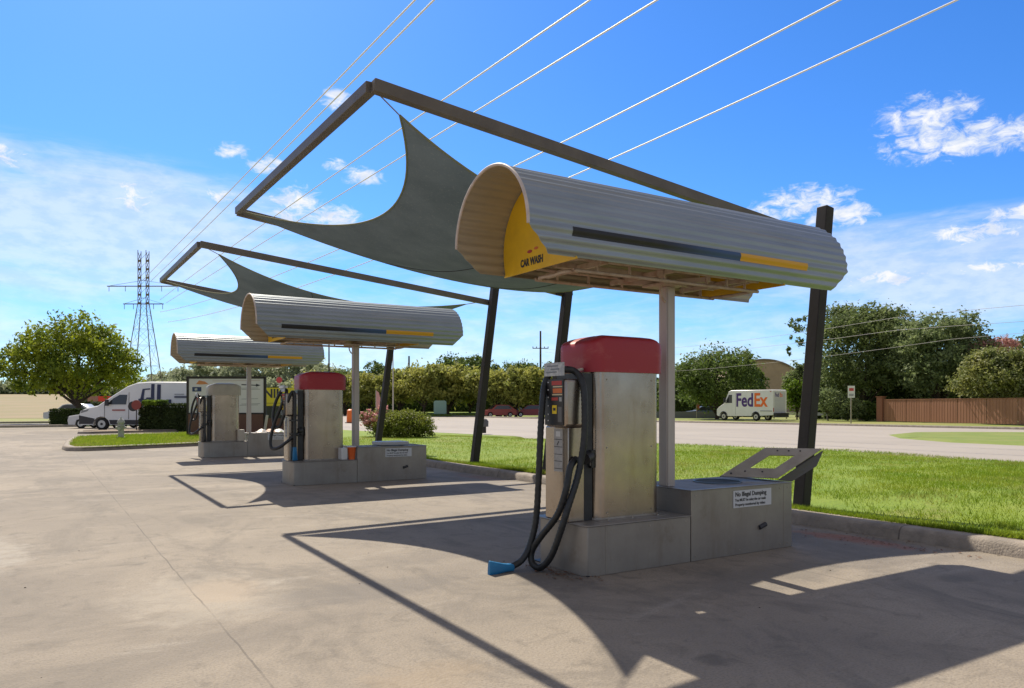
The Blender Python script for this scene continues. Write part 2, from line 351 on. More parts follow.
def struct(name, mb, m, smooth=None, fix=False):
    me = mb.mesh(name)
    if fix: recalc(me)
    finish(me, m, smooth); o = bpy.data.objects.new(name, me); COL.objects.link(o); o['kind'] = 'structure'; return o
def text_part(name, s, size, m, parent, matrix, bold=0., depth=.001, align='LEFT', sx=1., label=None):
    cu = bpy.data.curves.new(name, 'FONT'); cu.body = s; cu.size = size; cu.extrude = depth; cu.offset = bold; cu.align_x = align; cu.resolution_u = 3
    t = bpy.data.objects.new('tmp_text', cu); COL.objects.link(t)
    dg = bpy.context.evaluated_depsgraph_get(); me = bpy.data.meshes.new_from_object(t.evaluated_get(dg))
    bpy.data.objects.remove(t); bpy.data.curves.remove(cu)
    b = BASE[parent.name]
    me.transform(Matrix.Diagonal((sx, 1, 1, 1))); me.transform(matrix); me.transform(Matrix.Translation(-b)); me.name = name
    me.materials.clear(); me.materials.append(m)
    o = bpy.data.objects.new(name, me); COL.objects.link(o); o.parent = parent; BASE[o.name] = b
    if label: o['label'] = label
    return o
def frame_matrix(org, xd, yd):
    x = Vector(xd).normalized(); y = Vector(yd).normalized(); z = x.cross(y).normalized()
    return Matrix.Translation(Vector(org)) @ Matrix((x, y, z)).transposed().to_4x4()
def copy_tree(o, parent=None):
    c = o.copy(); COL.objects.link(c); c.parent = parent; BASE[c.name] = BASE.get(o.name, Vector((0, 0, 0)))
    for ch in list(o.children): copy_tree(ch, c)
    return c
SY, CY = math.sin(R(YAW)), math.cos(R(YAW))
def at(px, F, z=0.):                       # a bearing and a distance along the view axis -> ground point
    X = (px - 512) / 754.3 * F
    return Vector((F * SY + X * CY, F * CY - X * SY, z))
def zat(py, F): return EYE + (405.8 - py) * F / 754.3
RV = Vector((CY, -SY, 0)); FV = Vector((SY, CY, 0))
def catmull(pts, k=8):
    P = [Vector(p) for p in pts]; P = [P[0] * 2 - P[1]] + P + [P[-1] * 2 - P[-2]]; out = []
    for i in range(1, len(P) - 2):
        a, b, c, d = P[i - 1], P[i], P[i + 1], P[i + 2]
        for j in range(k):
            t = j / k; out.append(.5 * ((2 * b) + (c - a) * t + (2 * a - 5 * b + 4 * c - d) * t * t + (3 * b - a - 3 * c + d) * t ** 3))
    out.append(P[-2]); return out

# ------------------------------------------------------------------ ground, roads, lawns
g = MB().add([(-900, -500, -.05), (1500, -500, -.05), (1500, 1500, -.05), (-900, 1500, -.05)], [(0, 1, 2, 3)]); struct('ground', g, FARG)
def sheet(name, poly, z, m): return struct(name, MB().add([(x, y, z) for x, y in poly], [tuple(range(len(poly)))]), m)
sheet('driveway', [(-160, -200), (60, -200), (60, -4.2), (8.5, -4.2), (8.5, 44), (16.2, 48), (16.2, 64), (-160, 64)], 0, CONC)  # stretch behind the camera is unseen, extended for its reflection in the steel
sheet('road', [(19.5, -4), (62, -4), (56, 10), (53, 40), (49, 60), (53, 120), (60, 260), (36, 260), (22, 90), (16, 44), (14.5, 33), (16, 26), (19.8, 18)], -.008, ROAD)
sheet('far_parking_lot', [(-60, 66.5), (3.2, 66.5), (3.2, 79), (-60, 79)], -.004, LOT)
sheet('lane', [(-60, 82), (60, 82), (60, 87), (-60, 87)], -.012, LOT)
a = [at(430, 105), at(480, 105), at(500, 97), at(430, 97)]
sheet('far_driveway', [(p.x, p.y) for p in a], -.016, LOT)

def lawn_z(x, y): return .15 + .10 * min(1, max(0, (x - 8.7) / 2.5)) - .12 * min(1, max(0, (x - 15) / 6)) + .02 * math.sin(x * .9) * math.sin(y * .6)
def lawn_far(y):
    P = [(-30, 24), (9.2, 21.2), (14.7, 22.0), (19.6, 20.0), (26.5, 16.3), (31.2, 15.6), (40, 14.2)]
    for (y0, x0), (y1, x1) in zip(P, P[1:]):
        if y <= y1: return x0 + (x1 - x0) * max(0, y - y0) / (y1 - y0)
    return P[-1][1]
rows = []
for i in range(61):
    y = -4 + 44 * i / 60; xe = lawn_far(y); rows.append([(8.74 + (xe - 8.74) * j / 20, y, (lawn_z(8.74 + (xe - 8.74) * j / 20, y) if j < 20 else -.02)) for j in range(21)])
struct('lawn', MB().grid([r for r in rows]), GRASS_G, 180)
# median tongue and wedge across the road
def mound(name, poly, h, m=GRASS_G):
    c = sum((Vector((x, y, 0)) for x, y in poly), Vector()) / len(poly); vs = [(x, y, -.01) for x, y in poly] + [tuple(Vector((x, y, h)).lerp(Vector((c.x, c.y, h)), .12)) for x, y in poly]
    n = len(poly); fs = [(i, (i + 1) % n, n + (i + 1) % n, n + i) for i in range(n)] + [tuple(range(n, 2 * n))]
    return struct(name, MB().add(vs, fs), m)
mound('grass_median', [(17.1, 34.0), (18.4, 30.2), (19.3, 29.2), (19.6, 30.4), (19.0, 33), (18.4, 38), (17.2, 38)], .10)
p = [at(888, 40.5), at(900, 36), at(950, 32), at(1030, 29.2), at(1300, 22), at(1300, 34), at(1030, 43), at(960, 43.5), at(905, 43)]
mound('grass_wedge', [(q.x, q.y) for q in p], .08, mat('wedge_grass', (.15, .22, .03), .9, col2=(.22, .25, .06), scale=.5, bump=.8, bscale=8))
p = [at(400, 108), at(480, 112), at(500, 150), at(360, 150), at(372, 110)]
mound('bright_grass_bank', [(q.x, q.y) for q in p], .5)

def kerb(name, path, closed=False, w=.30, h=.15, side=1):
    P = [Vector((x, y, 0)) for x, y in path]; n = len(P); prof = [(0, -.02), (.03, h * .7), (.07, h * .95), (.12, h), (w, h), (w, -.02)]
    rings = []
    for i in range(n):
        a = P[(i - 1) % n] if (closed or i) else P[0]; b = P[(i + 1) % n] if (closed or i < n - 1) else P[-1]
        t = (b - a).normalized(); nn = Vector((t.y, -t.x, 0)) * side
        rings.append([P[i] + nn * u + Vector((0, 0, z)) for u, z in prof])
    if closed: rings.append(rings[0])
    return struct(name, MB().grid(rings), KERB, 60)
kerb('kerb', [(8.45, -4 + i * 2.0) for i in range(24)])
tip = [(12.5, 34.2), (5.17, 31.0), (1.9, 29.7), (1.2, 29.6), (.85, 30.0), (.75, 31.2), (1.0, 36), (1.35, 39.4), (1.9, 40.2), (3.0, 40.8), (7.1, 42.8), (13, 45.6)]
kerb('island_kerb', tip, False, .28, .15, 1)
ii = MB().add([(x + .15, y, .13) for x, y in tip], [tuple(range(len(tip)))[::-1]]); struct('island_grass', ii, GRASS_G)
tip2 = [(16, 50.6), (5.5, 48.5), (2.4, 47.6), (1.9, 48.0), (2.0, 49.5), (3.2, 50.6), (16, 54)]
kerb('planting_kerb', tip2, False, .28, .14, 1)
struct('planting_bed', MB().add([(x + .1, y, .12) for x, y in tip2], [tuple(range(len(tip2)))[::-1]]), mat('mulch', (.30, .22, .15), .9, col2=(.2, .15, .1), scale=2))
kerb('lot_kerb', [(-60, 64.6), (-2, 64.6), (2.6, 64.9)], False, .35, .16, -1)
kerb('lot_back_kerb', [(-60, 80), (2.5, 80.2)], False, .35, .16, -1)
sheet('verge', [(-60, 64.9), (2.6, 65.2), (2.6, 66.5), (-60, 66.5)], .0, GRASS_G)
kerb('road_kerb', [(56, 10), (53, 40), (49, 60), (53, 120), (60, 260)], False, .3, .15, 1)
kerb('lawn_road_kerb', [(lawn_far(y) + .32, y) for y in range(-4, 41, 2)], False, .3, .07, 1)
# dry field rising beyond the left lots
F0 = [at(-260, 95), at(75, 95)]; F1 = [at(-260, 200), at(75, 200)]
struct('dry_field', MB().add([(F0[0].x, F0[0].y, -.03), (F0[1].x, F0[1].y, -.03), (F1[1].x, F1[1].y, 4.6), (F1[0].x, F1[0].y, 4.6)], [(0, 1, 2, 3)]), DRY)

# grass blades (stuff)
def blades(name, xy, zf, h0, h1, w, seed, m=BLADE):
    rng = np.random.default_rng(seed); n = len(xy); hh = rng.uniform(h0, h1, n); a = rng.uniform(0, 2 * np.pi, n); lean = rng.normal(0, .45, (n, 2)) * hh[:, None]
    z = np.array([zf(x, y) for x, y in xy]) - .01
    base = np.c_[xy, z]; d = np.c_[np.cos(a), np.sin(a), np.zeros(n)] * (w * rng.uniform(.6, 1.4, n))[:, None]
    tipp = base + np.c_[lean, hh]
    V = np.empty((n, 3, 3)); V[:, 0] = base - d; V[:, 1] = base + d; V[:, 2] = tipp
    me = bpy.data.meshes.new(name); me.vertices.add(3 * n); me.vertices.foreach_set('co', V.ravel()); me.loops.add(3 * n); me.loops.foreach_set('vertex_index', np.arange(3 * n))
    me.polygons.add(n); me.polygons.foreach_set('loop_start', np.arange(n) * 3); me.update(); me.validate(); me.materials.append(m)
    o = bpy.data.objects.new(name, me); COL.objects.link(o); o['kind'] = 'stuff'; return o
rng = np.random.default_rng(5)
pts = []
for (n, y0, y1) in ((60000, 2.2, 9), (60000, 6, 16), (45000, 12, 30)):
    ys = rng.uniform(y0, y1, n); xe = np.array([lawn_far(v) for v in ys]); xs = 8.70 + (xe - 8.70) * rng.uniform(0, 1, n) ** 1.15; pts.append(np.c_[xs, ys])
ys = rng.uniform(2, 24, 26000); pts.append(np.c_[8.70 + np.abs(rng.normal(0, .10, 26000)), ys])
for cx, cy in ((9.0, 6.7), (9.0, 15.9), (9.0, 12.85), (9.0, 22.0), (9.3, 4.3), (9.4, 8.7)): pts.append(rng.normal((cx, cy), .14, (500, 2)))
xy = np.concatenate(pts); xy = xy[xy[:, 0] > 8.69]
def vn(P, f, sd):
    r_ = np.random.default_rng(sd); k = r_.normal(size=(14, 2)) * f; ph = r_.uniform(0, 6.28, 14); return np.sin(P @ k.T + ph).mean(axis=1) * 2.6
keep = (vn(xy, 1.3, 1) + .6 * vn(xy, 4.5, 2) + .5 * rng.normal(size=len(xy))) > -.75
bald = (vn(xy, 1.0, 7) + .5 * vn(xy, 5, 8)) < -1.05
xy = xy[(keep & ~bald) | (xy[:, 0] < 9.0)]
o = blades('lawn_grass', xy, lawn_z, .03, .085, .0055, 3); o['label'] = 'bright green mown grass of the lawn behind the kerb'; o['category'] = 'grass'
xy = rng.uniform((1.0, 29.9), (13, 45), (60000, 2)); import itertools
def inpoly(P, poly):
    ins = np.zeros(len(P), bool); n = len(poly)
    for i in range(n):
        x0, y0 = poly[i]; x1, y1 = poly[(i + 1) % n]
        c = ((y0 > P[:, 1]) != (y1 > P[:, 1])) & (P[:, 0] < (x1 - x0) * (P[:, 1] - y0) / (y1 - y0 + 1e-9) + x0); ins ^= c
    return ins
xy = xy[inpoly(xy, [(x + .25, y + .1) for x, y in tip])]
o = blades('island_lawn_grass', xy, lambda x, y: .13, .05, .13, .012, 4); o['label'] = 'bright green grass filling the kerbed island behind the vacuums'; o['category'] = 'grass'

# ------------------------------------------------------------------ vacuum bays
SPACING = 9.2
X0, Y0 = 4.19, 5.385
def make_island():
    t = thing('vacuum_island', '', 'vacuum base', (5.6, 5.9, 0), 'stainless vacuum bases in the row of bays')
    pl = [(X0 + .10, Y0), (5.49, Y0), (5.49, 6.2), (X0 + .06, 6.2), (X0, 6.12), (X0, Y0 + .07), (X0 + .03, Y0 + .02)]
    part('base', MB().prism(pl, lambda x, y: (x, y, 0), lambda x, y: (x, y, .452)), STEEL, t, .006)
    part('base_top', MB().prism([(x + (-.012 if x < 5 else 0), y + (-.012 if y < 5.8 else .012)) for x, y in pl], lambda x, y: (x, y, .4535), lambda x, y: (x, y, .464)), STEEL, t, .004)
    part('toe_gap', MB().box((X0 + .02, Y0 + .015, -.02), (7.02, 6.28, .012)), INK, t)
    # trash box with a round opening in its top
    bx = MB(); a, b, c, d = 5.498, 7.035, Y0, 6.33; h = .70
    bx.add([(a, c, .004), (b, c, .004), (b, d, .004), (a, d, .004), (a, c, h), (b, c, h), (b, d, h), (a, d, h)], [(0, 1, 5, 4), (1, 2, 6, 5), (2, 3, 7, 6), (3, 0, 4, 7), (0, 3, 2, 1)])
    hc = (6.43, 5.90); n = 32; o = len(bx.v)
    for k in range(n):
        th = 2 * math.pi * k / n; ct, st = math.cos(th), math.sin(th)
        sx = (b - hc[0] if ct > 0 else hc[0] - a) / max(abs(ct), 1e-6); sy = (d - hc[1] if st > 0 else hc[1] - c) / max(abs(st), 1e-6); r = min(sx, sy)
        bx.v.append((hc[0] + ct * r, hc[1] + st * r, h)); bx.v.append((hc[0] + .25 * ct, hc[1] + .25 * st, h)); bx.v.append((hc[0] + .25 * ct, hc[1] + .25 * st, h - .45))
    for k in range(n):
        i, j = o + 3 * k, o + 3 * ((k + 1) % n); bx.f.append((i, j, j + 1, i + 1)); bx.f.append((i + 1, j + 1, j + 2, i + 2))
    corner = [4, 5, 6, 7]
    bx.f.append(tuple(o + 3 * k + 2 for k in range(n)))
    bb = len(bx.v); bx.v += [(a, c, h), (b, c, h), (b, d, h), (a, d, h)]
    for q, (cx, cy) in enumerate(((a, c), (b, c), (b, d), (a, d))):   # corner fans
        ang = math.atan2(cy - hc[1], cx - hc[0]) % (2 * math.pi); k = int(ang / (2 * math.pi) * n) % n
        bx.f.append((bb + q, o + 3 * ((k + 1) % n), o + 3 * k))
    tb = part('trash_box', bx, STEEL, t, fix=False); tb.data.materials.append(mat('sky_muted_top', (.30, .285, .265), .7, .15, col2=(.22, .205, .19), scale=6))  # rough grey put on the top faces in place of their blue sky reflection
    for pg in tb.data.polygons:
        if abs(pg.normal.z) > .9 and pg.center.z > h - .05: pg.material_index = 1
    rim = MB(); rim.box((a - .008, c - .008, h + .002), (b + .008, c + .03, h + .012)); rim.box((a - .008, c + .0301, h + .002), (a + .03, d, h + .012)); rim.box((b - .03, c + .0301, h + .002), (b + .008, d, h + .012))
    part('box_rim', rim, STEEL, t, .003)
    for a_, b_ in ((6.90, .69), (5.496, .69), (4.41, .45)): part('panel_seam', MB().box((a_, Y0 - .003, .02), (a_ + .004, Y0 + .002, b_)), STEELD, t)
    ring = MB().tube([(hc[0] + .255 * math.cos(2 * math.pi * k / 32), hc[1] + .255 * math.sin(2 * math.pi * k / 32), h + .006) for k in range(33)], .010, 6, False)
    rl = part('bin_rim', ring, mat('bin_liner_blue_grey', (.10, .14, .18), .4), t, smooth=60)
    part('liner', MB().tube([(hc[0], hc[1], h - .30), (hc[0], hc[1], h - .004)], [.19, .246], 32, False), mat('bin_liner_blue_grey', (.10, .14, .18), .4), t, smooth=60, fix=False)
    for xx in (5.56, 6.20, 6.84, 6.97):
        for zz in (.05, .655): part('rivet', MB().tube([(xx, Y0 - .0002, zz), (xx, Y0 - .0045, zz)], .008, 8), STEELD, t)
    for xx in (4.48, 4.95, 5.42): part('rivet', MB().tube([(xx, Y0 - .0002, .41), (xx, Y0 - .0045, .41)], .008, 8), STEELD, t)
    # slot and notice
    part('slot', MB().tube([(6.50, Y0 - .004, .255), (6.60, Y0 - .004, .285)], .025, 12), INK, t)
    nt_ = part('notice', MB().box((6.10, Y0 - .006, .490), (6.69, Y0 - .001, .668)), mat('notice_white', (.60, .62, .64), .5), t)
    mtx = lambda x, z: frame_matrix((x, Y0 - .0075, z), (1, 0, 0), (0, 0, 1))
    text_part('lettering', 'No Illegal Dumping', .064, INK, nt_, mtx(6.125, .608), .0016, .0008, sx=.97)
    text_part('lettering', 'You MUST be using the car wash', .040, INK, nt_, mtx(6.125, .556), .0008, .0008, sx=.88)
    text_part('lettering', 'Property monitored by video', .040, INK, nt_, mtx(6.125, .508), .0008, .0008, sx=.98)
    return t
def make_lid(t):
    # hinged lid thrown open: a plate with a square hole, plus a dull side flap
    A, B = Vector((6.62, 6.04, .735)), Vector((7.02, 5.56, .735)); U = Vector((.68, -.08, .31))
    e = (B - A); nrm = e.cross(U).normalized() * .012
    def P(u, v, k=0): return A + e * u + U * v + nrm * k
    m = MB(); oc = [(0, 0), (1, 0), (1, 1), (0, 1)]; ic = [(.28, .3), (.72, .3), (.72, .75), (.28, .75)]
    vs = [P(u, v, k) for k in (0, 1) for u, v in oc + ic]; fs = []
    for i in range(4):
        j = (i + 1) % 4; fs += [(i, j, 4 + j, 4 + i), (8 + j, 8 + i, 12 + i, 12 + j), (i, 8 + i, 8 + j, j), (4 + i, 4 + j, 12 + j, 12 + i)]
    m.add(vs, fs); ld = part('lid', m, STEELD, t, .003)
    part('rivet', MB().tube([P(.12, .1, 1), P(.12, .1, 1.5)], .012, 8).tube([P(.5, .9, 1), P(.5, .9, 1.5)], .010, 8).tube([P(.3, .9, 1), P(.3, .9, 1.5)], .010, 8).tube([P(.7, .9, 1), P(.7, .9, 1.5)], .010, 8).tube([P(.3, .18, 1), P(.3, .18, 1.5)], .010, 8).tube([P(.6, .18, 1), P(.6, .18, 1.5)], .010, 8), INK, ld)
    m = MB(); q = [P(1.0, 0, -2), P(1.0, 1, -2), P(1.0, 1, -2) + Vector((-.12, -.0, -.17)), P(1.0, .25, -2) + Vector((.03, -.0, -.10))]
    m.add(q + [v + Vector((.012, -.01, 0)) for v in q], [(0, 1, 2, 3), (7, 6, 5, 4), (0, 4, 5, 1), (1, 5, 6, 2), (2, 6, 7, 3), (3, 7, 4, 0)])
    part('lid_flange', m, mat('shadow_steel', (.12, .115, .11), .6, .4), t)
    return ld

BX0, BX1, BY0, BY1 = 4.47, 5.30, 5.60, 6.16
def rrect(x0, x1, y0, y1, r, n=5):
    out = []
    for cx, cy, a0 in ((x1 - r, y0 + r, -90), (x1 - r, y1 - r, 0), (x0 + r, y1 - r, 90), (x0 + r, y0 + r, 180)):
        for k in range(n + 1): a = R(a0 + 90 * k / n); out.append((cx + r * math.cos(a), cy + r * math.sin(a)))
    return out
def make_vacuum(capmat):
    t = thing('vacuum_machine', '', 'vacuum', (4.85, 5.88, .465), 'coin vacuums on the stainless bases')
    body = part('body', MB().prism(rrect(BX0, BX1, BY0, BY1, .11, 10), lambda x, y: (x, y, .466), lambda x, y: (x, y, 1.90)), BODYST, t, smooth=40)
    part('body_foot', MB().prism(rrect(BX0 - .012, BX1 + .012, BY0 - .012, BY1 + .012, .115, 10), lambda x, y: (x, y, .465), lambda x, y: (x, y, .485)), STEELD, t, smooth=40)
    m = MB(); rings = []; N = 28
    def capring(x0, x1, y0, y1, z, crown=0., r=.09):
        pts = rrect(x0, x1, y0, y1, r, 8); cx = 4.8875; hw = .478
        return [(x, y, z + crown * (1 - ((x - cx) / hw) ** 2)) for x, y in pts]
    a, b, c, d = 4.41, 5.365, 5.575, 6.19
    seq = [(0, 1.872, 0, 0.), (-.003, 2.06, 0, .0), (-.002, 2.118, .078, 0), (.005, 2.138, .092, 0), (.018, 2.150, .098, 0), (.05, 2.156, .10, 0), (.13, 2.159, .10, 0), (.25, 2.160, .10, 0)]
    for ins, z, cr, _ in seq: rings.append(capring(a + ins, b - ins, c + ins, d - ins, z, cr, max(.05, .16 - ins * .4)))
    rings[0] = [(x, y, z) for x, y, z in rings[0]]
    n = len(rings[0]); o = 0
    for r_ in rings: m.v += r_
    for i in range(len(rings) - 1):
        for k in range(n): k2 = (k + 1) % n; m.f.append((i * n + k, i * n + k2, (i + 1) * n + k2, (i + 1) * n + k))
    m.f.append(tuple(range(n))[::-1]); m.f.append(tuple((len(rings) - 1) * n + k for k in range(n)))
    part('cap', m, capmat, t, smooth=50)
    # left housing: narrow stainless column, dark recess, coin box above
    part('side_column', MB().box((4.172, 5.64, .466), (4.36, 5.87, 1.349)).box((4.20, 5.875, .466), (4.36, 6.05, 1.349)), BODYST, t, .008)
    part('recess', MB().box((4.3605, 5.66, .467), (4.469, 6.08, 1.86)), BLACKR, t)
    part('door_gap', MB().box((4.1700, 5.705, .50), (4.1735, 5.711, 1.33)), INK, t)
    cb = part('coin_box', MB().box((4.112, 5.60, 1.352), (4.36, 5.925, 1.80)), BODYST, t, .03)
    dp = part('control_panel', MB().box((4.098, 5.622, 1.368), (4.1115, 5.915, 1.80)), PANEL, t, .004)
    q = lambda y0, y1, z0, z1, mm, nm='panel_label', dx=.0015: part(nm, MB().box((4.098 - dx, y0, z0), (4.0979, y1, z1)), mm, dp)
    redl = mat('label_red', (.42, .05, .04), .5); crm = mat('label_cream', (.60, .50, .30), .5); yl = mat('label_yellow', (.80, .58, .02), .5); gy = mat('label_grey', (.35, .35, .34), .5)
    q(5.64, 5.80, 1.742, 1.782, redl); q(5.635, 5.78, 1.668, 1.712, mat('label_orange', (.62, .16, .04), .5)); q(5.632, 5.78, 1.722, 1.734, crm); q(5.632, 5.79, 1.648, 1.660, crm)
    q(5.70, 5.80, 1.600, 1.628, redl); q(5.64, 5.68, 1.59, 1.63, gy); q(5.72, 5.79, 1.475, 1.555, yl); q(5.735, 5.775, 1.505, 1.53, INK, 'panel_label', .003); q(5.64, 5.70, 1.40, 1.54, mat('label_dim', (.12, .12, .12), .4))
    for zz in (1.77, 1.70, 1.63, 1.55, 1.47, 1.41): part('screw', MB().tube([(4.098, 5.855, zz), (4.094, 5.855, zz)], .007, 8), WHITEP, dp)
    sp = part('price_plate', MB().box((4.085, 5.60, 1.828), (4.10, 5.905, 1.952)), mat('plate_grey', (.50, .51, .50), .45, col2=(.33, .34, .35), scale=25, lo=.42, hi=.6), t)
    for (y0, y1, z0) in ((5.68, 5.86, 1.915), (5.66, 5.80, 1.885), (5.70, 5.87, 1.858)): part('print_line', MB().box((4.0835, y0, z0), (4.0849, y1, z0 + .012)), mat('plate_print', (.18, .20, .22), .5), sp)
    st = part('instruction_sticker', MB().box((4.1690, 5.725, .93), (4.1715, 5.862, 1.335)), mat('sticker_grey', (.42, .41, .39), .5, col2=(.33, .32, .30), scale=30), t)
    for zz in (.955, 1.025, 1.09, 1.16, 1.23): part('print_line', MB().box((4.1675, 5.73, zz), (4.1689, 5.857, zz + .006)), INK, st)
    part('print_line', MB().bar((4.1682, 5.81, 1.18), (4.1682, 5.785, 1.215), .002, .012), INK, st); part('print_line', MB().box((4.1675, 5.76, 1.26), (4.1689, 5.83, 1.31)), WHITEP, st)
    # hose inlet, latch
    for zz in (.53, 1.15, 1.80):
        for xx in (BX0 + .13, BX1 - .13): part('screw', MB().tube([(xx, BY0 - .0005, zz), (xx, BY0 - .005, zz)], .008, 8), STEELD, body)
    for xx in (BX0 + .10, BX0 + .40, BX1 - .10): part('anchor_bolt', MB().tube([(xx, BY0 - .055, .464), (xx, BY0 - .055, .482)], .014, 6), STEELD, body)
    part('foot_flange', MB().box((BX0 - .02, BY0 - .08, .4642), (BX1 + .02, BY0 - .013, .4685)), STEEL, body)
    part('hose_inlet', MB().tube([(4.44, 5.66, 1.07), (4.36, 5.63, 1.05)], .055, 16), BLACKR, t, smooth=50)
    lt = part('latch', MB().box((4.43, BY0 + .02, .96), (4.4695, BY0 + .06, 1.13)), mat('latch_black', (.02, .02, .02), .35), t, .004)
    part('latch_handle', MB().box((4.422, BY0 + .028, .985), (4.4295, BY0 + .052, 1.04)), STEEL, lt)
    return t
def hose(t, pts, r=.031, ring=True):
    P = catmull(pts, 14); rr = []
    L_ = 0; out = []
    prev = P[0]
    for i, p_ in enumerate(P):
        out.append(p_); rr.append(r * (1.0 + (.06 if i % 2 else -.05)))
    return part('hose', MB().tube(out, rr, 14), HOSE, t, smooth=80)
def nozzle(t, p, d, w, col=BLUEP):
    p = Vector(p); d = Vector(d).normalized(); u = Vector((0, 0, 1)); s = d.cross(u).normalized(); u = s.cross(d)
    m = MB(); rings = []
    for k, (a, hw, hh) in enumerate(((0, .034, .034), (.06, .036, .036), (.11, .042, .034), (.25, w, .026), (.262, w * .97, .018))):
        c = p + d * a; n = 12
        rings.append([c + s * hh * math.copysign(abs(math.cos(x)) ** .6, math.cos(x)) + u * (hw if hw < .05 else hw * .95) * math.copysign(abs(math.sin(x)) ** .6, math.sin(x)) for x in [2 * math.pi * (i + .5) / n for i in range(n)]])
    n = 12; o = 0
    for r_ in rings: m.v += [tuple(v) for v in r_]
    for i in range(len(rings) - 1):
        for k in range(n): k2 = (k + 1) % n; m.f.append((i * n + k, i * n + k2, (i + 1) * n + k2, (i + 1) * n + k))
    m.f.append(tuple(range(n))[::-1]); m.f.append(tuple((len(rings) - 1) * n + k for k in range(n)))
    return part('nozzle', m, col, t, smooth=50)

TCX, TCZ, TR = 5.895, 3.08, .635      # tube centre (y, z) and radius
def make_canopy():
    t = thing('tube_canopy', '', 'canopy', (5.60, 5.87, .705), 'corrugated tube canopies over the vacuum bays')
    m = MB(); nseg = 208; nx = 34; rows_ = []
    xl, xr = 3.48, 7.86; dang = R(21); a0, a1 = -dang, math.pi + dang; pitch = 2 * math.pi / 62
    def surf(s_, th, dr):
        r = TR + .0065 * math.cos(th * 44) + dr
        z = TCZ + r * math.sin(th); y = TCX - r * math.cos(th); cut = max(0, (TCZ - z)) * 1.05
        x0 = xl + cut + (.012 * math.sin(th * 31) if False else 0); x1 = xr - cut; return (x0 + (x1 - x0) * s_, y, z)
    for dr in (0, -.004):
        rows_.append([[surf(j / nx, a0 + (a1 - a0) * i / nseg, dr) for j in range(nx + 1)] for i in range(nseg + 1)])
    o1 = len(m.v); m.grid(rows_[0]); o2 = len(m.v); m.grid([list(reversed(r_)) for r_ in rows_[1]])
    C = nx + 1
    for i in range(nseg):
        m.f.append((o1 + i * C, o1 + (i + 1) * C, o2 + (i + 1) * C + nx, o2 + i * C + nx)); m.f.append((o1 + i * C + nx, o2 + i * C, o2 + (i + 1) * C, o1 + (i + 1) * C + nx))
    for j in range(nx):
        for i in (0, nseg): m.f.append((o1 + i * C + j, o1 + i * C + j + 1, o2 + i * C + nx - j - 1, o2 + i * C + nx - j))
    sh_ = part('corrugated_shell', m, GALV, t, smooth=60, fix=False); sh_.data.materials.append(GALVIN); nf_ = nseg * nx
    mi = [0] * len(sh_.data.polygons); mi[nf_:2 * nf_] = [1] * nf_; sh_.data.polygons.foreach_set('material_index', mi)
    for (xa, nm) in ((xl, 'edge_trim'),):
        pp = [(xa - .004, TCX - (TR + .002) * math.cos(th), TCZ + (TR + .002) * math.sin(th)) for th in [math.pi * k / 48 for k in range(49)]]
        part(nm, MB().tube(pp, .0145, 8), TRIM, t, smooth=60)
    # bulkheads: plates closing the tube's inside
    def bulk(x, text):
        zb = 2.842; pl = []
        yb = TR * .925
        for k in range(33):
            th = -R(19) + (math.pi + R(38)) * k / 32; pl.append((TCX - (TR - .018) * math.cos(th), TCZ + (TR - .018) * math.sin(th)))
        pl += [(6.50, zb), (5.285, zb)]
        b = part('end_panel', MB().prism(pl, lambda y, z: (x - .006, y, z), lambda y, z: (x + .006, y, z)), YEL, t, fix=True)
        if text:
            mt = lambda y, z: frame_matrix((x - .0085, y, z), (0, -1, 0), (0, 0, 1))
            text_part('lettering', 'CAR WASH', .098, INK, b, mt(6.19, 2.90), .004, .001, sx=.76)
            part('emblem', MB().prism([(6.03 + .03 * math.cos(k * .5236) * 1.4, 3.03 + .016 * math.sin(k * .5236)) for k in range(12)], lambda y, z: (x - .0065, y, z), lambda y, z: (x - .0095, y, z)), mat('label_red', (.42, .05, .04)), b)
            part('emblem', MB().prism([(5.92 + .03 * math.cos(k * .5236) * 1.2, 3.045 + .014 * math.sin(k * .5236)) for k in range(12)], lambda y, z: (x - .0065, y, z), lambda y, z: (x - .0095, y, z)), mat('label_orange', (.62, .16, .04)), b)
        return b
    bulk(4.01, True); bulk(6.80, False)
    # stripe following the shell
    def stripe(xa, xb, mm, nm):
        m = MB(); P = []
        for i in range(13):
            th = R(-4.8) + R(7.4) * i / 12; r = TR + .0065 * math.cos(th * 44) + .003
            P.append([(xa + (xb - xa) * j, TCX - r * math.cos(th), TCZ + r * math.sin(th)) for j in (0, .25, .5, .75, 1)])
        return part(nm, m.grid(P), mm, t, smooth=60, fix=False)
    stripe(3.94, 6.07, STRIPE, 'dark_stripe'); stripe(6.07, 7.14, YELV, 'amber_stripe')
    # frame under the tube
    f = MB()
    for y in (5.56, 6.20):
        for z in (2.80, 2.91):
            P = [(4.18, 5.885, z), (4.16, y + (.12 if y < 5.8 else -.12), z), (4.24, y + (.03 if y < 5.8 else -.03), z), (4.36, y, z), (6.50, y, z), (6.62, y + (.03 if y < 5.8 else -.03), z), (6.67, 5.885, z)]
            f.tube(catmull(P, 4), .018, 8)
        for x in (4.45, 4.85, 5.3, 5.9, 6.2, 6.48): f.tube([(x, y, 2.80), (x, y, 2.91)], .014, 8)
    part('carrier_frame', f, FRAMEC, t, smooth=60)
    f = MB()
    for x in (4.45, 5.3, 6.35): f.bar((x, 5.42, 2.885), (x, 6.38, 2.885), .04, .05)
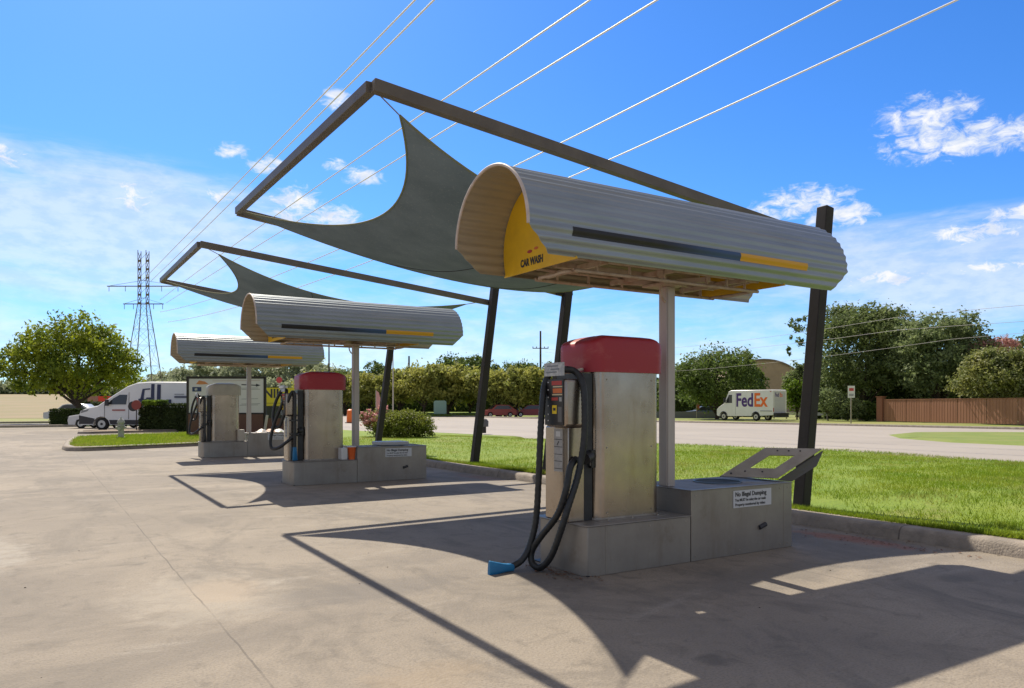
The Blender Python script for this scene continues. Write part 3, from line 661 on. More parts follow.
    for a_, b_ in (((5.25, 5.56, 2.87), (5.6, 5.85, 2.84)), ((5.95, 5.56, 2.87), (5.6, 5.85, 2.84)), ((5.25, 6.2, 2.87), (5.6, 5.9, 2.84)), ((5.95, 6.2, 2.87), (5.6, 5.9, 2.84)), ((4.2, 5.885, 2.90), (6.6, 5.885, 2.90))): f.bar(a_, b_, .06, .05)
    part('cross_member', f, FRAMEC, t)
    ps = part('post', MB().box((5.575, 5.812, .7055), (5.70, 5.93, 2.80)), WPOST, t, .008)
    part('post_cover', MB().box((5.59, 5.804, .7055), (5.685, 5.8118, 2.78)), WPOST, ps)
    part('mount_plate', MB().box((5.44, 5.70, 2.801), (5.76, 6.04, 2.825)).tube([(5.60, 5.871, 2.8255), (5.60, 5.871, 2.855)], .09, 16), FRAMEC, t, .004)
    part('conduit', MB().tube(catmull([(5.50, 5.80, 2.83), (5.47, 5.79, 2.74), (5.50, 5.79, 2.66), (5.545, 5.80, 2.63)], 6), .013, 8), FRAMEC, t, smooth=60)
    return t

def make_shade():
    t = thing('sail_gantry', '', 'sail frame', (9.0, 9.8, .2), 'leaning steel frames that carry the shade sails')
    A0, A1 = Vector((8.93, 6.70, -.1)), Vector((9.56, 6.745, 4.39)); B0, B1 = Vector((8.93, 12.85, -.1)), Vector((9.53, 12.90, 4.02))
    part('post', MB().bar(A0, A1, .17, .17, (0, 1, 0)), DARKM, t, .012); part('post', MB().bar(B0, B1, .17, .17, (0, 1, 0)), DARKM, t, .012)
    NF, FF = Vector((2.78, 6.96, 4.68)), Vector((2.88, 13.3, 4.84))
    dA = (Vector((9.30, 6.90, 4.0)) - NF).normalized(); dB = (Vector((9.38, 13.03, 3.96)) - FF).normalized()
    part('beam', MB().bar(NF, NF + dA * 6.80, .10, .125), BEAMM, t, .006); part('beam', MB().bar(FF, FF + dB * 6.75, .10, .125), BEAMM, t, .006)
    part('end_beam', MB().bar(NF + Vector((0, .052, 0)), FF + Vector((0, -.052, 0)), .10, .115), BEAMM, t, .006)
    part('bracket', MB().bar(Vector((9.25, 12.92, 3.90)), Vector((9.66, 12.92, 3.93)), .06, .05), DARKM, t)
    return t
def make_sail():
    t = thing('shade_sail', '', 'shade sail', (6.2, 10, 4.2), 'dark grey shade sails stretched in the frames')
    NL, FL, NR, FR = Vector((3.19, 7.24, 4.56)), Vector((2.98, 13.12, 4.80)), Vector((9.12, 7.45, 3.98)), Vector((9.30, 12.80, 3.93))
    def q(p0, p1, t_, bow, sg):
        k = 4 * t_ * (1 - t_); return p0.lerp(p1, t_) + Vector(bow) * k - Vector((0, 0, sg)) * k
    Nn = lambda u: q(NL, NR, u, (0, .58, 0), .36); Fn = lambda u: q(FL, FR, u, (0, -.45, 0), .42)
    def Ln(v):
        p_ = q(NL, FL, v, (1.00, 0, 0), .46); return p_
    Rn = lambda v: q(NR, FR, v, (-.32, 0, 0), .16)
    def S(u, v):
        b = NL * (1 - u) * (1 - v) + NR * u * (1 - v) + FL * (1 - u) * v + FR * u * v
        rip = .016 * math.sin(u * 38 + 9 * v) * math.exp(-7 * min(math.hypot(u, v), math.hypot(u, 1 - v), math.hypot(1 - u, v), math.hypot(1 - u, 1 - v))) + .012 * math.sin(5 * u + 7 * v) * math.sin(9 * v - 3 * u)
        return Nn(u) * (1 - v) + Fn(u) * v + Ln(v) * (1 - u) + Rn(v) * u - b + Vector((0, 0, rip * 16 * u * (1 - u) * v * (1 - v) if 0 < u < 1 and 0 < v < 1 else 0))
    K = 40; P = [[S(i / K, j / K) for i in range(K + 1)] for j in range(K + 1)]
    Q = [[p_ + Vector((0, 0, .004)) for p_ in reversed(r_)] for r_ in P]
    m = MB().grid(P); m.grid(Q)
    part('fabric', m, SAIL, t, smooth=180, fix=False)
    hm = MB()
    for fn in (Nn, Fn, Ln, Rn): hm.tube([fn(k / 30) + Vector((0, 0, .002)) for k in range(31)], .013, 6)
    part('hem', hm, HEM, t, smooth=60)
    sm = MB()
    for u in (.36, .68): sm.tube([S(u, k / 30) + Vector((0, 0, -.004)) for k in range(31)], .006, 5)
    part('seam', sm, mat('sail_seam', (.05, .06, .065), .8), t, smooth=60)
    for q0, q1, r_ in ((NL, (2.85, 7.04, 4.66), .007), (FL, (2.90, 13.28, 4.84), .012), (NR, (9.44, 6.86, 4.03), .010), (FR, (9.44, 12.9, 3.95), .012)): part('shackle', MB().tube([q0, q1], r_, 6), STEEL, t)
    return t

def relabel(o, label, rename=None): o['label'] = label
isl = [make_island()]; can = [make_canopy()]; shd = [make_shade()]; sai = [make_sail()]
vac1 = make_vacuum(RED)
for k in (1, 2):
    for L_ in (isl, can):
        c = copy_tree(L_[0]); c.location.y += (SPACING * k if k == 1 else 18.55); BASE[c.name] = Vector(c.location); L_.append(c)
for L_ in (shd, sai): c = copy_tree(L_[0]); c.location.y += SPACING; c.location.z += .12; BASE[c.name] = Vector(c.location); L_.append(c)
def mk_vac_copy(dy, capm):
    c = copy_tree(vac1); c.location.y += dy; BASE[c.name] = Vector(c.location)
    for ch in c.children:
        if ch.name.startswith('cap') and capm is not RED: ch.data = ch.data.copy(); ch.data.materials.clear(); ch.data.materials.append(capm); ch['label'] = 'faded tan plastic cap'
    return c
vac2 = mk_vac_copy(SPACING, RED); vac3 = mk_vac_copy(18.55, TAN)
make_lid(isl[0])
# hoses: the nearest trails on the ground, the others hang in loops
h1 = hose(vac1, [(4.25, 5.62, 1.060), (4.15, 5.58, 0.980), (4.10, 5.58, 0.770), (4.06, 5.66, 0.540), (4.00, 5.83, 0.330), (3.97, 5.94, 0.180), (3.96, 5.93, 0.070), (3.98, 5.82, 0.040), (4.02, 5.70, 0.160), (4.06, 5.60, 0.410), (4.11, 5.56, 0.620), (4.22, 5.55, 0.920), (4.27, 5.53, 1.220), (4.28, 5.53, 1.510), (4.28, 5.56, 1.750), (4.25, 5.64, 1.870), (4.15, 5.69, 1.890), (4.15, 5.87, 1.880), (4.10, 5.91, 1.770), (4.05, 5.88, 1.600), (4.02, 5.87, 1.320), (4.01, 5.89, 0.850), (4.00, 5.92, 0.470), (3.95, 5.95, 0.230), (3.87, 5.96, 0.100), (3.75, 5.97, 0.040)], .031)
nozzle(h1, (3.770, 5.970, 0.040), (-.90, -.02, .05), .078)
part('hose_hanger', MB().bar((4.40, 5.72, 1.90), (4.13, 5.74, 1.855), .03, .02).bar((4.13, 5.74, 1.845), (4.13, 5.74, 1.93), .03, .02), STEELD, vac1)
def hang_hose(v, dy, blue):
    d = Vector((0, dy, 0)); P = [(4.42, 5.66, 1.02), (4.28, 5.60, .96), (4.15, 5.66, .84), (4.02, 5.80, .72), (3.93, 5.95, .72), (3.93, 6.0, .92), (4.0, 5.93, 1.25), (4.08, 5.78, 1.55), (4.14, 5.68, 1.78), (4.16, 5.74, 1.86), (4.10, 5.86, 1.84),
             (4.02, 5.98, 1.62), (3.98, 6.02, 1.35), (4.0, 5.98, 1.15), (4.06, 5.86, 1.14), (4.11, 5.72, 1.35), (4.18, 5.60, 1.70), (4.24, 5.57, 1.82), (4.28, 5.56, 1.72), (4.28, 5.56, 1.3), (4.28, 5.56, .95), (4.28, 5.57, .72)]
    h = hose(v, [Vector(q) + d for q in P], .031)
    nozzle(h, Vector((4.28, 5.57, .74)) + d, (.02, .0, -1), .05, BLUEP if blue else BLACKR)
    part('hose_clamp', MB().box((4.22, 5.52 + dy, 1.25), (4.35, 5.60 + dy, 1.28)).box((4.22, 5.52 + dy, .98), (4.35, 5.60 + dy, 1.01)), BLACKR, v)
    part('hose_hook', MB().box((4.06, 5.62 + dy, 1.90), (4.16, 5.90 + dy, 1.93)), WHITEP, v)
hang_hose(vac2, SPACING, True); hang_hose(vac3, 18.55, False)
isl[0]['label'] = 'stainless vacuum base with an open trash lid, nearest the camera'
isl[1]['label'] = 'stainless vacuum base holding an orange cup, in the middle bay'
isl[2]['label'] = 'farthest stainless vacuum base, beside the white map sign'
can[0]['label'] = 'largest corrugated tube canopy, above the nearest vacuum, yellow CAR WASH end panel showing'
can[1]['label'] = 'middle corrugated tube canopy with black, blue and amber stripe, over the middle red-capped vacuum'
can[2]['label'] = 'farthest and smallest corrugated tube canopy, over the tan-capped vacuum'
shd[0]['label'] = 'nearest dark steel frame with leaning posts and high beams around the larger sail'
shd[1]['label'] = 'farther dark steel frame with leaning posts over the middle vacuum bay'
sai[0]['label'] = 'larger dark grey shade sail hung behind the nearest tube canopy'
sai[1]['label'] = 'smaller dark grey shade sail seen behind the middle tube canopy'
vac1['label'] = 'nearest red-capped vacuum, its black hose trailing to a blue nozzle on the ground'
vac2['label'] = 'middle red-capped vacuum with its hose hung in loops'
vac3['label'] = 'farthest vacuum, with a faded tan cap instead of red'
# things lying on the farther bases
ty = Y0 + SPACING
t = thing('orange_cup', 'orange and white cup standing on the step of the middle vacuum base', 'cup', (5.40, ty + .05, .465))
part('cup', MB().lathe((5.40, ty + .07, .465), [(.065, 0), (.085, .24), (.09, .25)], 16), mat('cup_orange', (.75, .13, .02), .4), t, smooth=50)
part('cup_lid', MB().lathe((5.40, ty + .07, .716), [(.094, 0), (.094, .012), (.06, .022)], 16), WHITEP, t, smooth=50)
solo('pale_block', MB().box((5.17, ty + .02, .466), (5.29, ty + .22, .70)), WHITEP, 'small pale box on the step of the middle vacuum base beside the orange cup', 'box', (5.23, ty + .12, .466), bev=.01)
solo('pale_tray', MB().box((6.1, ty + .25, .716), (6.75, ty + .75, .79)), mat('tray_grey', (.5, .5, .5), .4), 'flat pale grey tray lying on the middle trash box', 'tray', (6.4, ty + .5, .716), bev=.015)
ty3 = Y0 + 18.55
solo('block_on_base', MB().box((5.22, ty3 + .06, .466), (5.42, ty3 + .26, .82)), mat('block_tan', (.52, .47, .38), .6), 'upright pale tan box on the step of the farthest vacuum base', 'box', (5.32, ty3 + .16, .466), bev=.02)
t = thing('cleaning_rags', 'heap of crumpled pale cloths on the farthest trash box', 'cloths', (6.3, ty3 + .4, .715))
random.seed(3)
for k in range(3):
    m = MB(); cx, cy = 6.0 + .28 * k, ty3 + .35 + .06 * k
    m.grid([[(cx + (i - 4) * .045, cy + (j - 4) * .045, .717 + max(0, .09 - .012 * ((i - 4) ** 2 + (j - 4) ** 2) * .5) + random.uniform(0, .025)) for i in range(9)] for j in range(9)])
    part('cloth', m, (WPOST, mat('rag_peach', (.6, .36, .25)), WHITEP)[k], t, smooth=180, fix=False)
# debris by the nearest base
rng2 = np.random.default_rng(9)
n = 260; c = np.where(rng2.random(n)[:, None] < .5, rng2.normal((4.10, 5.62), (.10, .22), (n, 2)), rng2.normal((8.10, 5.0), (.16, .55), (n, 2))); c[:, 0] = np.minimum(c[:, 0], 8.42)
m = MB()
for x, y in c:
    if x > 4.17 and x < 7.1 and y > 5.37: continue
    a = random.uniform(0, 6.28); s = random.uniform(.008, .026); m.add([(x + s * math.cos(a + k * 1.57) * (1 if k % 2 else .5), y + s * math.sin(a + k * 1.57) * (1 if k % 2 else .5), .006 + random.uniform(0, .01)) for k in range(4)], [(0, 1, 2, 3)])
o = struct('leaf_litter', m, mat('leaf_litter', (.20, .09, .045), .9, col2=(.10, .06, .035), scale=20)); o['kind'] = 'stuff'; o['label'] = 'brown leaf litter gathered by the base and kerb'; o['category'] = 'leaf litter'
m = MB()
for k in range(34):
    x, y = random.uniform(-2, 8), random.uniform(2.6, 12); s = random.uniform(.003, .010); m.lathe((x, y, 0), [(s, 0), (s * .7, s * .6)], 6)
o = struct('pebbles', m, mat('pebble', (.10, .085, .07), .9)); o['kind'] = 'stuff'; o['label'] = 'dark grit scattered over the driveway'; o['category'] = 'grit'

# ------------------------------------------------------------------ trees
def leaf_mesh(name, lobes, n, ls, seed, m, clump=.16, shell=.55, weights=None):
    rg = np.random.default_rng(seed); lobes = np.array(lobes, float); w = (lobes[:, 3] * lobes[:, 4] * lobes[:, 5]) ** .67; w /= w.sum()
    nc = max(30, n // 22); li = rg.choice(len(lobes), nc, p=w); d = rg.normal(size=(nc, 3)); d /= np.linalg.norm(d, axis=1)[:, None]
    rad = (shell + (1 - shell) * rg.random(nc) ** .6) * rg.uniform(.82, 1.12, nc)
    cc = lobes[li, :3] + d * rad[:, None] * lobes[li, 3:6]
    ci = rg.integers(0, nc, n); size = lobes[li[ci], 3:6].mean(axis=1)
    P = cc[ci] + rg.normal(size=(n, 3)) * (clump * size)[:, None] * np.array([1, 1, .75])
    nr = rg.normal(size=(n, 3)) + np.array([0, 0, .7]) + .6 * (P - lobes[li[ci], :3]) / size[:, None]; nr /= np.linalg.norm(nr, axis=1)[:, None]
    a = np.cross(nr, rg.normal(size=(n, 3))); a /= np.linalg.norm(a, axis=1)[:, None]; b = np.cross(nr, a); s = ls * rg.uniform(.55, 1.35, n)[:, None]
    V = np.empty((n, 4, 3)); V[:, 0] = P - a * s; V[:, 1] = P - b * s * .5; V[:, 2] = P + a * s; V[:, 3] = P + b * s * .5
    me = bpy.data.meshes.new(name); me.vertices.add(4 * n); me.vertices.foreach_set('co', V.ravel()); me.loops.add(4 * n); me.loops.foreach_set('vertex_index', np.arange(4 * n))
    me.polygons.add(n); me.polygons.foreach_set('loop_start', np.arange(n) * 4); me.update(); me.validate(); me.materials.append(m); return me
def mk_lobes(rx, rz, zc, k, seed, flat=.8):
    rg = random.Random(seed); L_ = [(0, 0, zc, rx * .72, rx * .72, rz * .80)]
    for i in range(k):
        a = rg.uniform(0, 6.28); q = rg.uniform(-.7, .8); rr = math.sqrt(1 - q * q) * rx * rg.uniform(.5, .72); s = rg.uniform(.26, .42)
        L_.append((rr * math.cos(a), rr * math.sin(a), zc + q * rz * .72, rx * s, rx * s, rz * s * flat))
    return L_
def tree_meshes(h, rx, zc, rz, n, ls, seed, k=14, trunk_r=.18, lobes=None):
    lb = lobes or mk_lobes(rx, rz, zc, k, seed); mb = MB(); rg = random.Random(seed)
    mb.tube([(0, 0, -.2), (0, 0, .15), (.05, .03, zc * .35), (.0, .05, zc * .7), (0, 0, zc + rz * .3)], [trunk_r * 1.5, trunk_r * 1.1, trunk_r * .85, trunk_r * .6, trunk_r * .2], 8)
    for l in lb[1:9]:
        z0 = max(.6, zc - rz) * rg.uniform(.6, 1.0); mb.tube(catmull([(0, 0, z0), (l[0] * .45, l[1] * .45, z0 + (l[2] - z0) * .5), (l[0], l[1], l[2])], 3), [trunk_r * (.55 - .45 * i / 6) for i in range(7)], 6)
    return lb, mb
TREEC = {}
def tree(name, label, F, px, h, rx, leaf, seed=1, zc=None, rz=None, n=7000, ls=.22, group=None, trunk_r=.2, key=None, k=14, rot=0., lobes=None, cat='tree', sxy=None, z0=0.):
    zc = zc if zc is not None else h * .58; rz = rz or (h - zc)
    loc = at(px, F, z0); o = thing(name, label, cat, loc, group); o.rotation_euler.z = rot
    if key and key in TREEC: cm, tm, h0, rx0 = TREEC[key]; o.scale = (rx / rx0, rx / rx0, h / h0)
    else:
        lb, mb = tree_meshes(h, rx, zc, rz, n, ls, seed, k, trunk_r, lobes); cm = leaf_mesh('crown', lb, n, ls, seed, leaf); tm = mb.mesh('trunk'); recalc(tm); finish(tm, BARK, 60)
        if key: TREEC[key] = (cm, tm, h, rx)
    for nm, me in (('crown', cm), ('trunk', tm)):
        c = bpy.data.objects.new(nm, me); COL.objects.link(c); c.parent = o
    return o
# big golden tree on the left
F = 66
lb = [(0, 0, 5.4, 4.0, 4.0, 2.9), (-4.3, 0, 4.9, 2.6, 2.6, 1.9), (-2.6, -1, 6.8, 2.6, 2.4, 1.7), (.3, 0, 8.0, 2.7, 2.5, 1.7), (2.8, -1, 7.0, 2.1, 2.1, 1.6), (4.0, 0, 5.2, 1.8, 1.8, 1.4), (-5.6, .5, 6.3, 1.6, 1.6, 1.0),
      (-6.2, 0, 5.2, 1.9, 1.9, 1.3), (3.4, 1, 3.9, 1.8, 1.8, 1.2), (-2.5, 1, 3.9, 2.4, 2.4, 1.3), (-4.9, 0, 3.6, 1.4, 1.4, .9), (1.2, -2, 5.6, 2.4, 2.2, 2.0), (4.7, 0, 6.2, 1.0, 1.0, .8), (0, 2, 3.6, 2.2, 2, 1)]
ca, sa = math.cos(R(-YAW)), math.sin(R(-YAW)); lb = [(x * CY + y * SY, -x * SY + y * CY, z, a, b, c) for x, y, z, a, b, c in lb]
tree('broadleaf_tree', 'broad golden-green tree with a forked trunk beside the white delivery van', F, 78, 10.2, 6, L_GOLD, 11, 5.6, 3.4, 17000, .19, trunk_r=.26, lobes=lb).scale = (.94, .94, 1.0)
# trees across the road, right of the middle
tree('roadside_tree', 'dark leafy tree standing directly behind the parcel truck', 90, 717, 9.6, 6.0, L_MID, 21, 5.0, 4.4, 17000, .20, k=20)
tree('background_tree', 'dark tree in front of the left side of the domed building', 112, 745, 8.6, 3.6, L_MID, 33, 5, 3.4, 7000, .25, k=12)
lb = mk_lobes(6.4, 6.6, 7.6, 26, 5) + [(-8.3 * CY, 8.3 * SY, 9.2, .7, .7, .8), (-7.7 * CY, 7.7 * SY, 11, 1.0, 1, .7), (-8.7 * CY, 8.7 * SY, 7.6, .8, .8, .5), (-6.6 * CY, 6.6 * SY, 9.8, 1.2, 1.2, 2)]
tree('tall_evergreen', 'tallest dark evergreen tree, just right of the leaning near post', 84, 862, 13.2, 6.6, L_DARK, 22, 7.2, 6.2, 26000, .20, lobes=lb, trunk_r=.3)
tree('broad_evergreen', 'broad grey-green tree rising over the left end of the brown fence', 76, 938, 11.6, 5.3, L_GREY, 23, 6.4, 5.2, 22000, .19, k=26, trunk_r=.3)
tree('myrtle_tree', 'crape myrtle with pale flower heads overhanging the brown fence', 65.5, 1006, 6.9, 4.4, L_MYR, 24, 4.0, 3.0, 20000, .15, k=26, trunk_r=.12)
t = tree('blossom_tree', 'tall crape myrtle with pink blossom behind the overhanging one', 74, 990, 8.3, 3.4, L_MYR, 25, 5.0, 3.2, 9000, .17, k=14, trunk_r=.14)
me = leaf_mesh('blossom', [(-1.4, 0, 7.3, 1.5, 1.5, .7), (1.2, -.5, 7.6, 1.6, 1.3, .7), (-.2, -.8, 7.0, 1.6, 1, .6)], 2600, .13, 7, L_PINK); c = bpy.data.objects.new('blossom', me); COL.objects.link(c); c.parent = t
tree('background_tree', 'dark tree top at the right edge beyond the blossom', 88, 1042, 11.3, 5.0, L_DARK, 26, 6.6, 4.6, 8000, .24, k=14)
tree('background_tree', 'dark tree filling the gap between the two large evergreens', 98, 908, 12.5, 5.2, L_DARK, 27, 6.6, 5.8, 9000, .26, k=14)
tree('lime_tree', 'small lime-green tree left of the leaning post, before the domed building', 88, 797, 5.4, 2.0, L_LIME, 28, 2.9, 2.4, 5000, .16, k=10, trunk_r=.08)
tree('background_tree', 'dark tree seen just left of the leaning post, behind the lime-green one', 105, 797, 8.3, 2.6, L_DARK, 31, 4.6, 3.6, 5000, .24, k=10)
for i, (px, F_, h, r, lab) in enumerate(((828, 80, 4.2, 2.4, 'pale green shrub just right of the leaning near post'), (848, 79, 3.0, 1.9, 'low pale shrub left of the small road sign'), (868, 79, 2.4, 1.6, 'low shrub right of the small road sign by the fence'))):
    tree('shrub', lab, F_, px, h, r, L_GREY if i < 2 else L_MID, 40 + i, h * .45, h * .5, 3500, .15, group='shrubs below the evergreens', k=9, trunk_r=.05, cat='shrub')
# light green trees in a row across the road, middle distance, and darker ones behind
row = [(318, 118, 7.2, 4.6), (345, 122, 7.4, 4.6), (372, 118, 6.9, 4.5), (400, 116, 7.6, 4.8), (424, 112, 8.4, 4.8), (448, 112, 8.2, 4.9), (470, 116, 7.8, 4.6), (497, 108, 7.4, 4.5), (516, 106, 7.4, 4.3), (542, 108, 7.2, 4.5), (566, 112, 7.6, 4.6)]
keys = ['ra', 'rb', 'rc']
names = ['just right of the farthest canopy', 'behind the middle white post', 'behind the slim street lamp', 'right of the slim street lamp', 'over the low utility cabinet', 'left of the middle leaning post', 'directly behind the middle leaning post', 'over the parked red and white car', 'between the two parked cars', 'behind the tall utility pole', 'behind the nearest vacuum']
for i, (px, F_, h, r) in enumerate(row):
    tree('street_tree', 'light green tree in the row across the road, ' + names[i], F_, px, h, r, L_FAR, 50 + i % 3, h * .58, h * .42, 7000, .27, group='light green street trees across the road', key=keys[i % 3], rot=i * 1.3, k=16)
row = [(352, 165, 10.5, 5.5, 'left of the middle white post'), (378, 170, 12.0, 5.5, 'right of the middle white post'), (418, 160, 10.5, 5.5, 'behind the low bushy row near the lamp'), (455, 150, 12.9, 6.2, 'the highest of the row, left of the leaning post'), (480, 150, 12.0, 5.6, 'behind the middle leaning post'),
       (510, 150, 11.0, 3.6, 'right of the leaning post of the middle bay'), (526, 148, 11.4, 3.4, 'left of the tall utility pole'), (552, 152, 10.8, 4.6, 'right of the tall utility pole'), (330, 175, 10.5, 6, 'behind the middle red cap'), (692, 130, 7.6, 5, 'left of the tree behind the parcel truck'), (672, 118, 7.6, 5, 'beside the near white post')]
for i, (px, F_, h, r, lab) in enumerate(row):
    tree('distant_tree', 'darker tree in the back row, ' + lab, F_, px, h, r, L_MID, 60 + i % 3, h * .6, h * .40, 6500, .30, group='darker trees in the back row', key='d' + keys[i % 3], rot=i * 2.1, k=16)
# dark under-hedge along the far verge so the tree line reads closed
def hedge(name, label, p0, p1, h, w, m, n, ls, seed, cat='hedge', group=None, z0=0., fuzzy=.06):
    rg = np.random.default_rng(seed); p0 = Vector(p0); p1 = Vector(p1); d = (p1 - p0); L_ = d.length; d.normalize(); s = Vector((-d.y, d.x, 0))
    t = thing(name, label, cat, (p0 + p1) / 2 + Vector((0, 0, z0)), group)
    core = MB(); a = [p0 + s * w * .4, p1 + s * w * .4, p1 - s * w * .4, p0 - s * w * .4]; core.prism([(v.x, v.y) for v in a], lambda x, y: (x, y, z0), lambda x, y: (x, y, z0 + h * .9)); part('core', core, L_HEDGE, t)
    u = rg.uniform(0, L_, n); v = rg.uniform(-w / 2, w / 2, n); z = rg.uniform(0, h, n); f = rg.integers(0, 5, n)
    z[f == 0] = h; v[f == 1] = w / 2; v[f == 2] = -w / 2; u[(f == 3) & (rg.random(n) < .5)] = 0; u[(f == 4) & (rg.random(n) < .6)] = L_; z[f == 4] = np.where(rg.random((f == 4).sum()) < .6, h, z[f == 4])
    P = np.array(p0)[None] + u[:, None] * np.array(d) + v[:, None] * np.array(s) + z[:, None] * np.array([0, 0, 1.]) + rg.normal(size=(n, 3)) * fuzzy; P[:, 2] += z0; P -= np.array(BASE[t.name])
    nr = rg.normal(size=(n, 3)); nr /= np.linalg.norm(nr, axis=1)[:, None]; a = np.cross(nr, rg.normal(size=(n, 3))); a /= np.linalg.norm(a, axis=1)[:, None]; b = np.cross(nr, a); q = ls * rg.uniform(.6, 1.3, n)[:, None]
    V = np.empty((n, 4, 3)); V[:, 0] = P - a * q; V[:, 1] = P - b * q * .6; V[:, 2] = P + a * q; V[:, 3] = P + b * q * .6
    me = bpy.data.meshes.new('leaves'); me.vertices.add(4 * n); me.vertices.foreach_set('co', V.ravel()); me.loops.add(4 * n); me.loops.foreach_set('vertex_index', np.arange(4 * n)); me.polygons.add(n); me.polygons.foreach_set('loop_start', np.arange(n) * 4); me.update(); me.validate(); me.materials.append(m)
    c = bpy.data.objects.new('leaves', me); COL.objects.link(c); c.parent = t; return t
hedge('tall_hedge', 'long dark hedge under the light green street trees across the road', at(300, 135), at(600, 128), 4.6, 3, L_MID, 16000, .28, 71, fuzzy=.4)
hedge('verge_hedge', 'dark hedge closing the view behind the parcel truck', at(660, 108), at(770, 112), 2.6, 2.5, L_MID, 4500, .26, 72, fuzzy=.25)
hedge('fence_hedge', 'dark hedge behind the brown fence below the evergreens', at(815, 92), at(1090, 78), 5.0, 2.5, L_DARK, 14000, .24, 73, fuzzy=.4)
# wooded rise far left of the middle
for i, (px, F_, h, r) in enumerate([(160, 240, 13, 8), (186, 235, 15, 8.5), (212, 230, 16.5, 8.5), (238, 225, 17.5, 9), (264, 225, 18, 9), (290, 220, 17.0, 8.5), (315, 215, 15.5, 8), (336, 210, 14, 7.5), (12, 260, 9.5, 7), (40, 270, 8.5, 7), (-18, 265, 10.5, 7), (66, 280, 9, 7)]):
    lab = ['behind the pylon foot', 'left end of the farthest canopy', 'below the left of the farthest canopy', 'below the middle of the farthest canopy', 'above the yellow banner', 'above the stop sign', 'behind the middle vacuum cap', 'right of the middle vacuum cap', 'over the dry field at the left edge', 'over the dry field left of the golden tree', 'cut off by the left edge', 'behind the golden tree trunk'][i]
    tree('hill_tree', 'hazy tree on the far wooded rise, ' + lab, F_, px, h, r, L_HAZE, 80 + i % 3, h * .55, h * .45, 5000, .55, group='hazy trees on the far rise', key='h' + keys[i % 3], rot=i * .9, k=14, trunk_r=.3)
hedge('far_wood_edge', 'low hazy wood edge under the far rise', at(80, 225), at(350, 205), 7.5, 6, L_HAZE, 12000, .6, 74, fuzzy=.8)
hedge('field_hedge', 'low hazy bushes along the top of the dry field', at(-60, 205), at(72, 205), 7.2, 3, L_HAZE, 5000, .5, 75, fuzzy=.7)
# hedges and bush near the bays
hedge('clipped_hedge', 'clipped dark green hedge in front of the white delivery van', at(146, 46.3), at(200, 45.5), 1.62, 1.3, L_HEDGE, 9000, .07, 76, fuzzy=.03)
hedge('dark_hedge', 'low dark hedge under the golden tree by the far lot', at(57, 58), at(78, 57), 1.25, 1.2, L_HEDGE, 5000, .08, 77, fuzzy=.03)
hedge('young_hedge_tip', 'bright green hedge tip on top of the clipped hedge near the van', at(148, 45.6), at(162, 45.3), .22, .9, L_LIME, 1600, .06, 78, z0=1.62, fuzzy=.03)
lbb = [(0, 0, .62, 1.0, .9, .55), (-.55, 0, .75, .65, .6, .45), (.5, 0, .7, .7, .65, .45), (.1, -.3, .9, .6, .5, .35), (.85, 0, .5, .45, .45, .4), (-.9, 0, .5, .4, .4, .4)]
lbb = [(x * CY, -x * SY, z, a, b, c) for x, y, z, a, b, c in lbb]
tree('round_bush', 'round yellow-green bush on the lawn between the leaning posts', 31, 404, 1.3, 1.1, leafm('bush_leaves', (.28, .31, .05), (.16, .20, .03), (.06, .085, .015), .4, 2.0), 91, lobes=lbb, n=13000, ls=.05, trunk_r=.03, cat='bush', z0=.1)
lbp = [(0, 0, .75, .5, .5, .4), (-.3 * CY, .3 * SY, .95, .35, .35, .25), (.3 * CY, -.3 * SY, 1.15, .3, .3, .25), (.45 * CY, -.45 * SY, .6, .3, .3, .3)]
t = tree('flowering_bush', 'pink-flowered bush left of the round bush, behind the middle white post', 31.5, 375, 1.4, .7, L_MYR, 92, lobes=lbp, n=2600, ls=.045, trunk_r=.02, cat='bush', z0=.1)
me = leaf_mesh('blossom', [(x, y, z + .1, a * .95, b * .95, c * .8) for x, y, z, a, b, c in lbp], 3200, .058, 8, mat('pale_pink_petals', (.75, .42, .42), .6, col2=(.7, .3, .3), scale=5, trans=.35)); c = bpy.data.objects.new('blossom', me); COL.objects.link(c); c.parent = t

# ------------------------------------------------------------------ pylon, wires, poles
F = 187; pc = at(143.5, F)
t = thing('transmission_tower', 'tall lattice power pylon rising behind the white delivery van', 'pylon', pc)
lat = MB(); legs = MB()
def tp(sx, sz, z):
    w = 1.0 if z > 27 else 1.0 + (27 - z) / 27 * 3.3; return pc + RV * (w * sx) + FV * (w * .8 * sz) + Vector((0, 0, z))
for sx in (-1, 1):
    for sz in (-1, 1):
        lg = MB().bar(tp(sx, sz, -.5), tp(sx, sz, 27), .17).bar(tp(sx, sz, 27), tp(sx, sz, 40), .15); part('leg', lg, PYL, t)
zs = [0, 6, 11.5, 16.5, 20.5, 24, 27]
for a, b in zip(zs, zs[1:]):
    for (s0, t0), (s1, t1) in (((-1, -1), (1, -1)), ((-1, 1), (1, 1)), ((-1, -1), (-1, 1)), ((1, -1), (1, 1))):
        lat.bar(tp(s0, t0, a), tp(s1, t1, b), .04).bar(tp(s1, t1, a), tp(s0, t0, b), .04).bar(tp(s0, t0, b), tp(s1, t1, b), .05)
z = 27
while z < 39.5:
    for (s0, t0), (s1, t1) in (((-1, -1), (-1, 1)), ((1, -1), (1, 1))): lat.bar(tp(s0, t0, z), tp(s1, t1, z + 2.1), .09).bar(tp(s1, t1, z), tp(s0, t0, z + 2.1), .09)
    lat.bar(tp(-1, 0, z), tp(1, 0, z + 2.1), .05)
    for s in (-1, 1): lat.bar(tp(s, 0, z - .25), tp(s, 0, z + .25), .55)
    z += 2.1
part('bracing', lat, PYL, t)
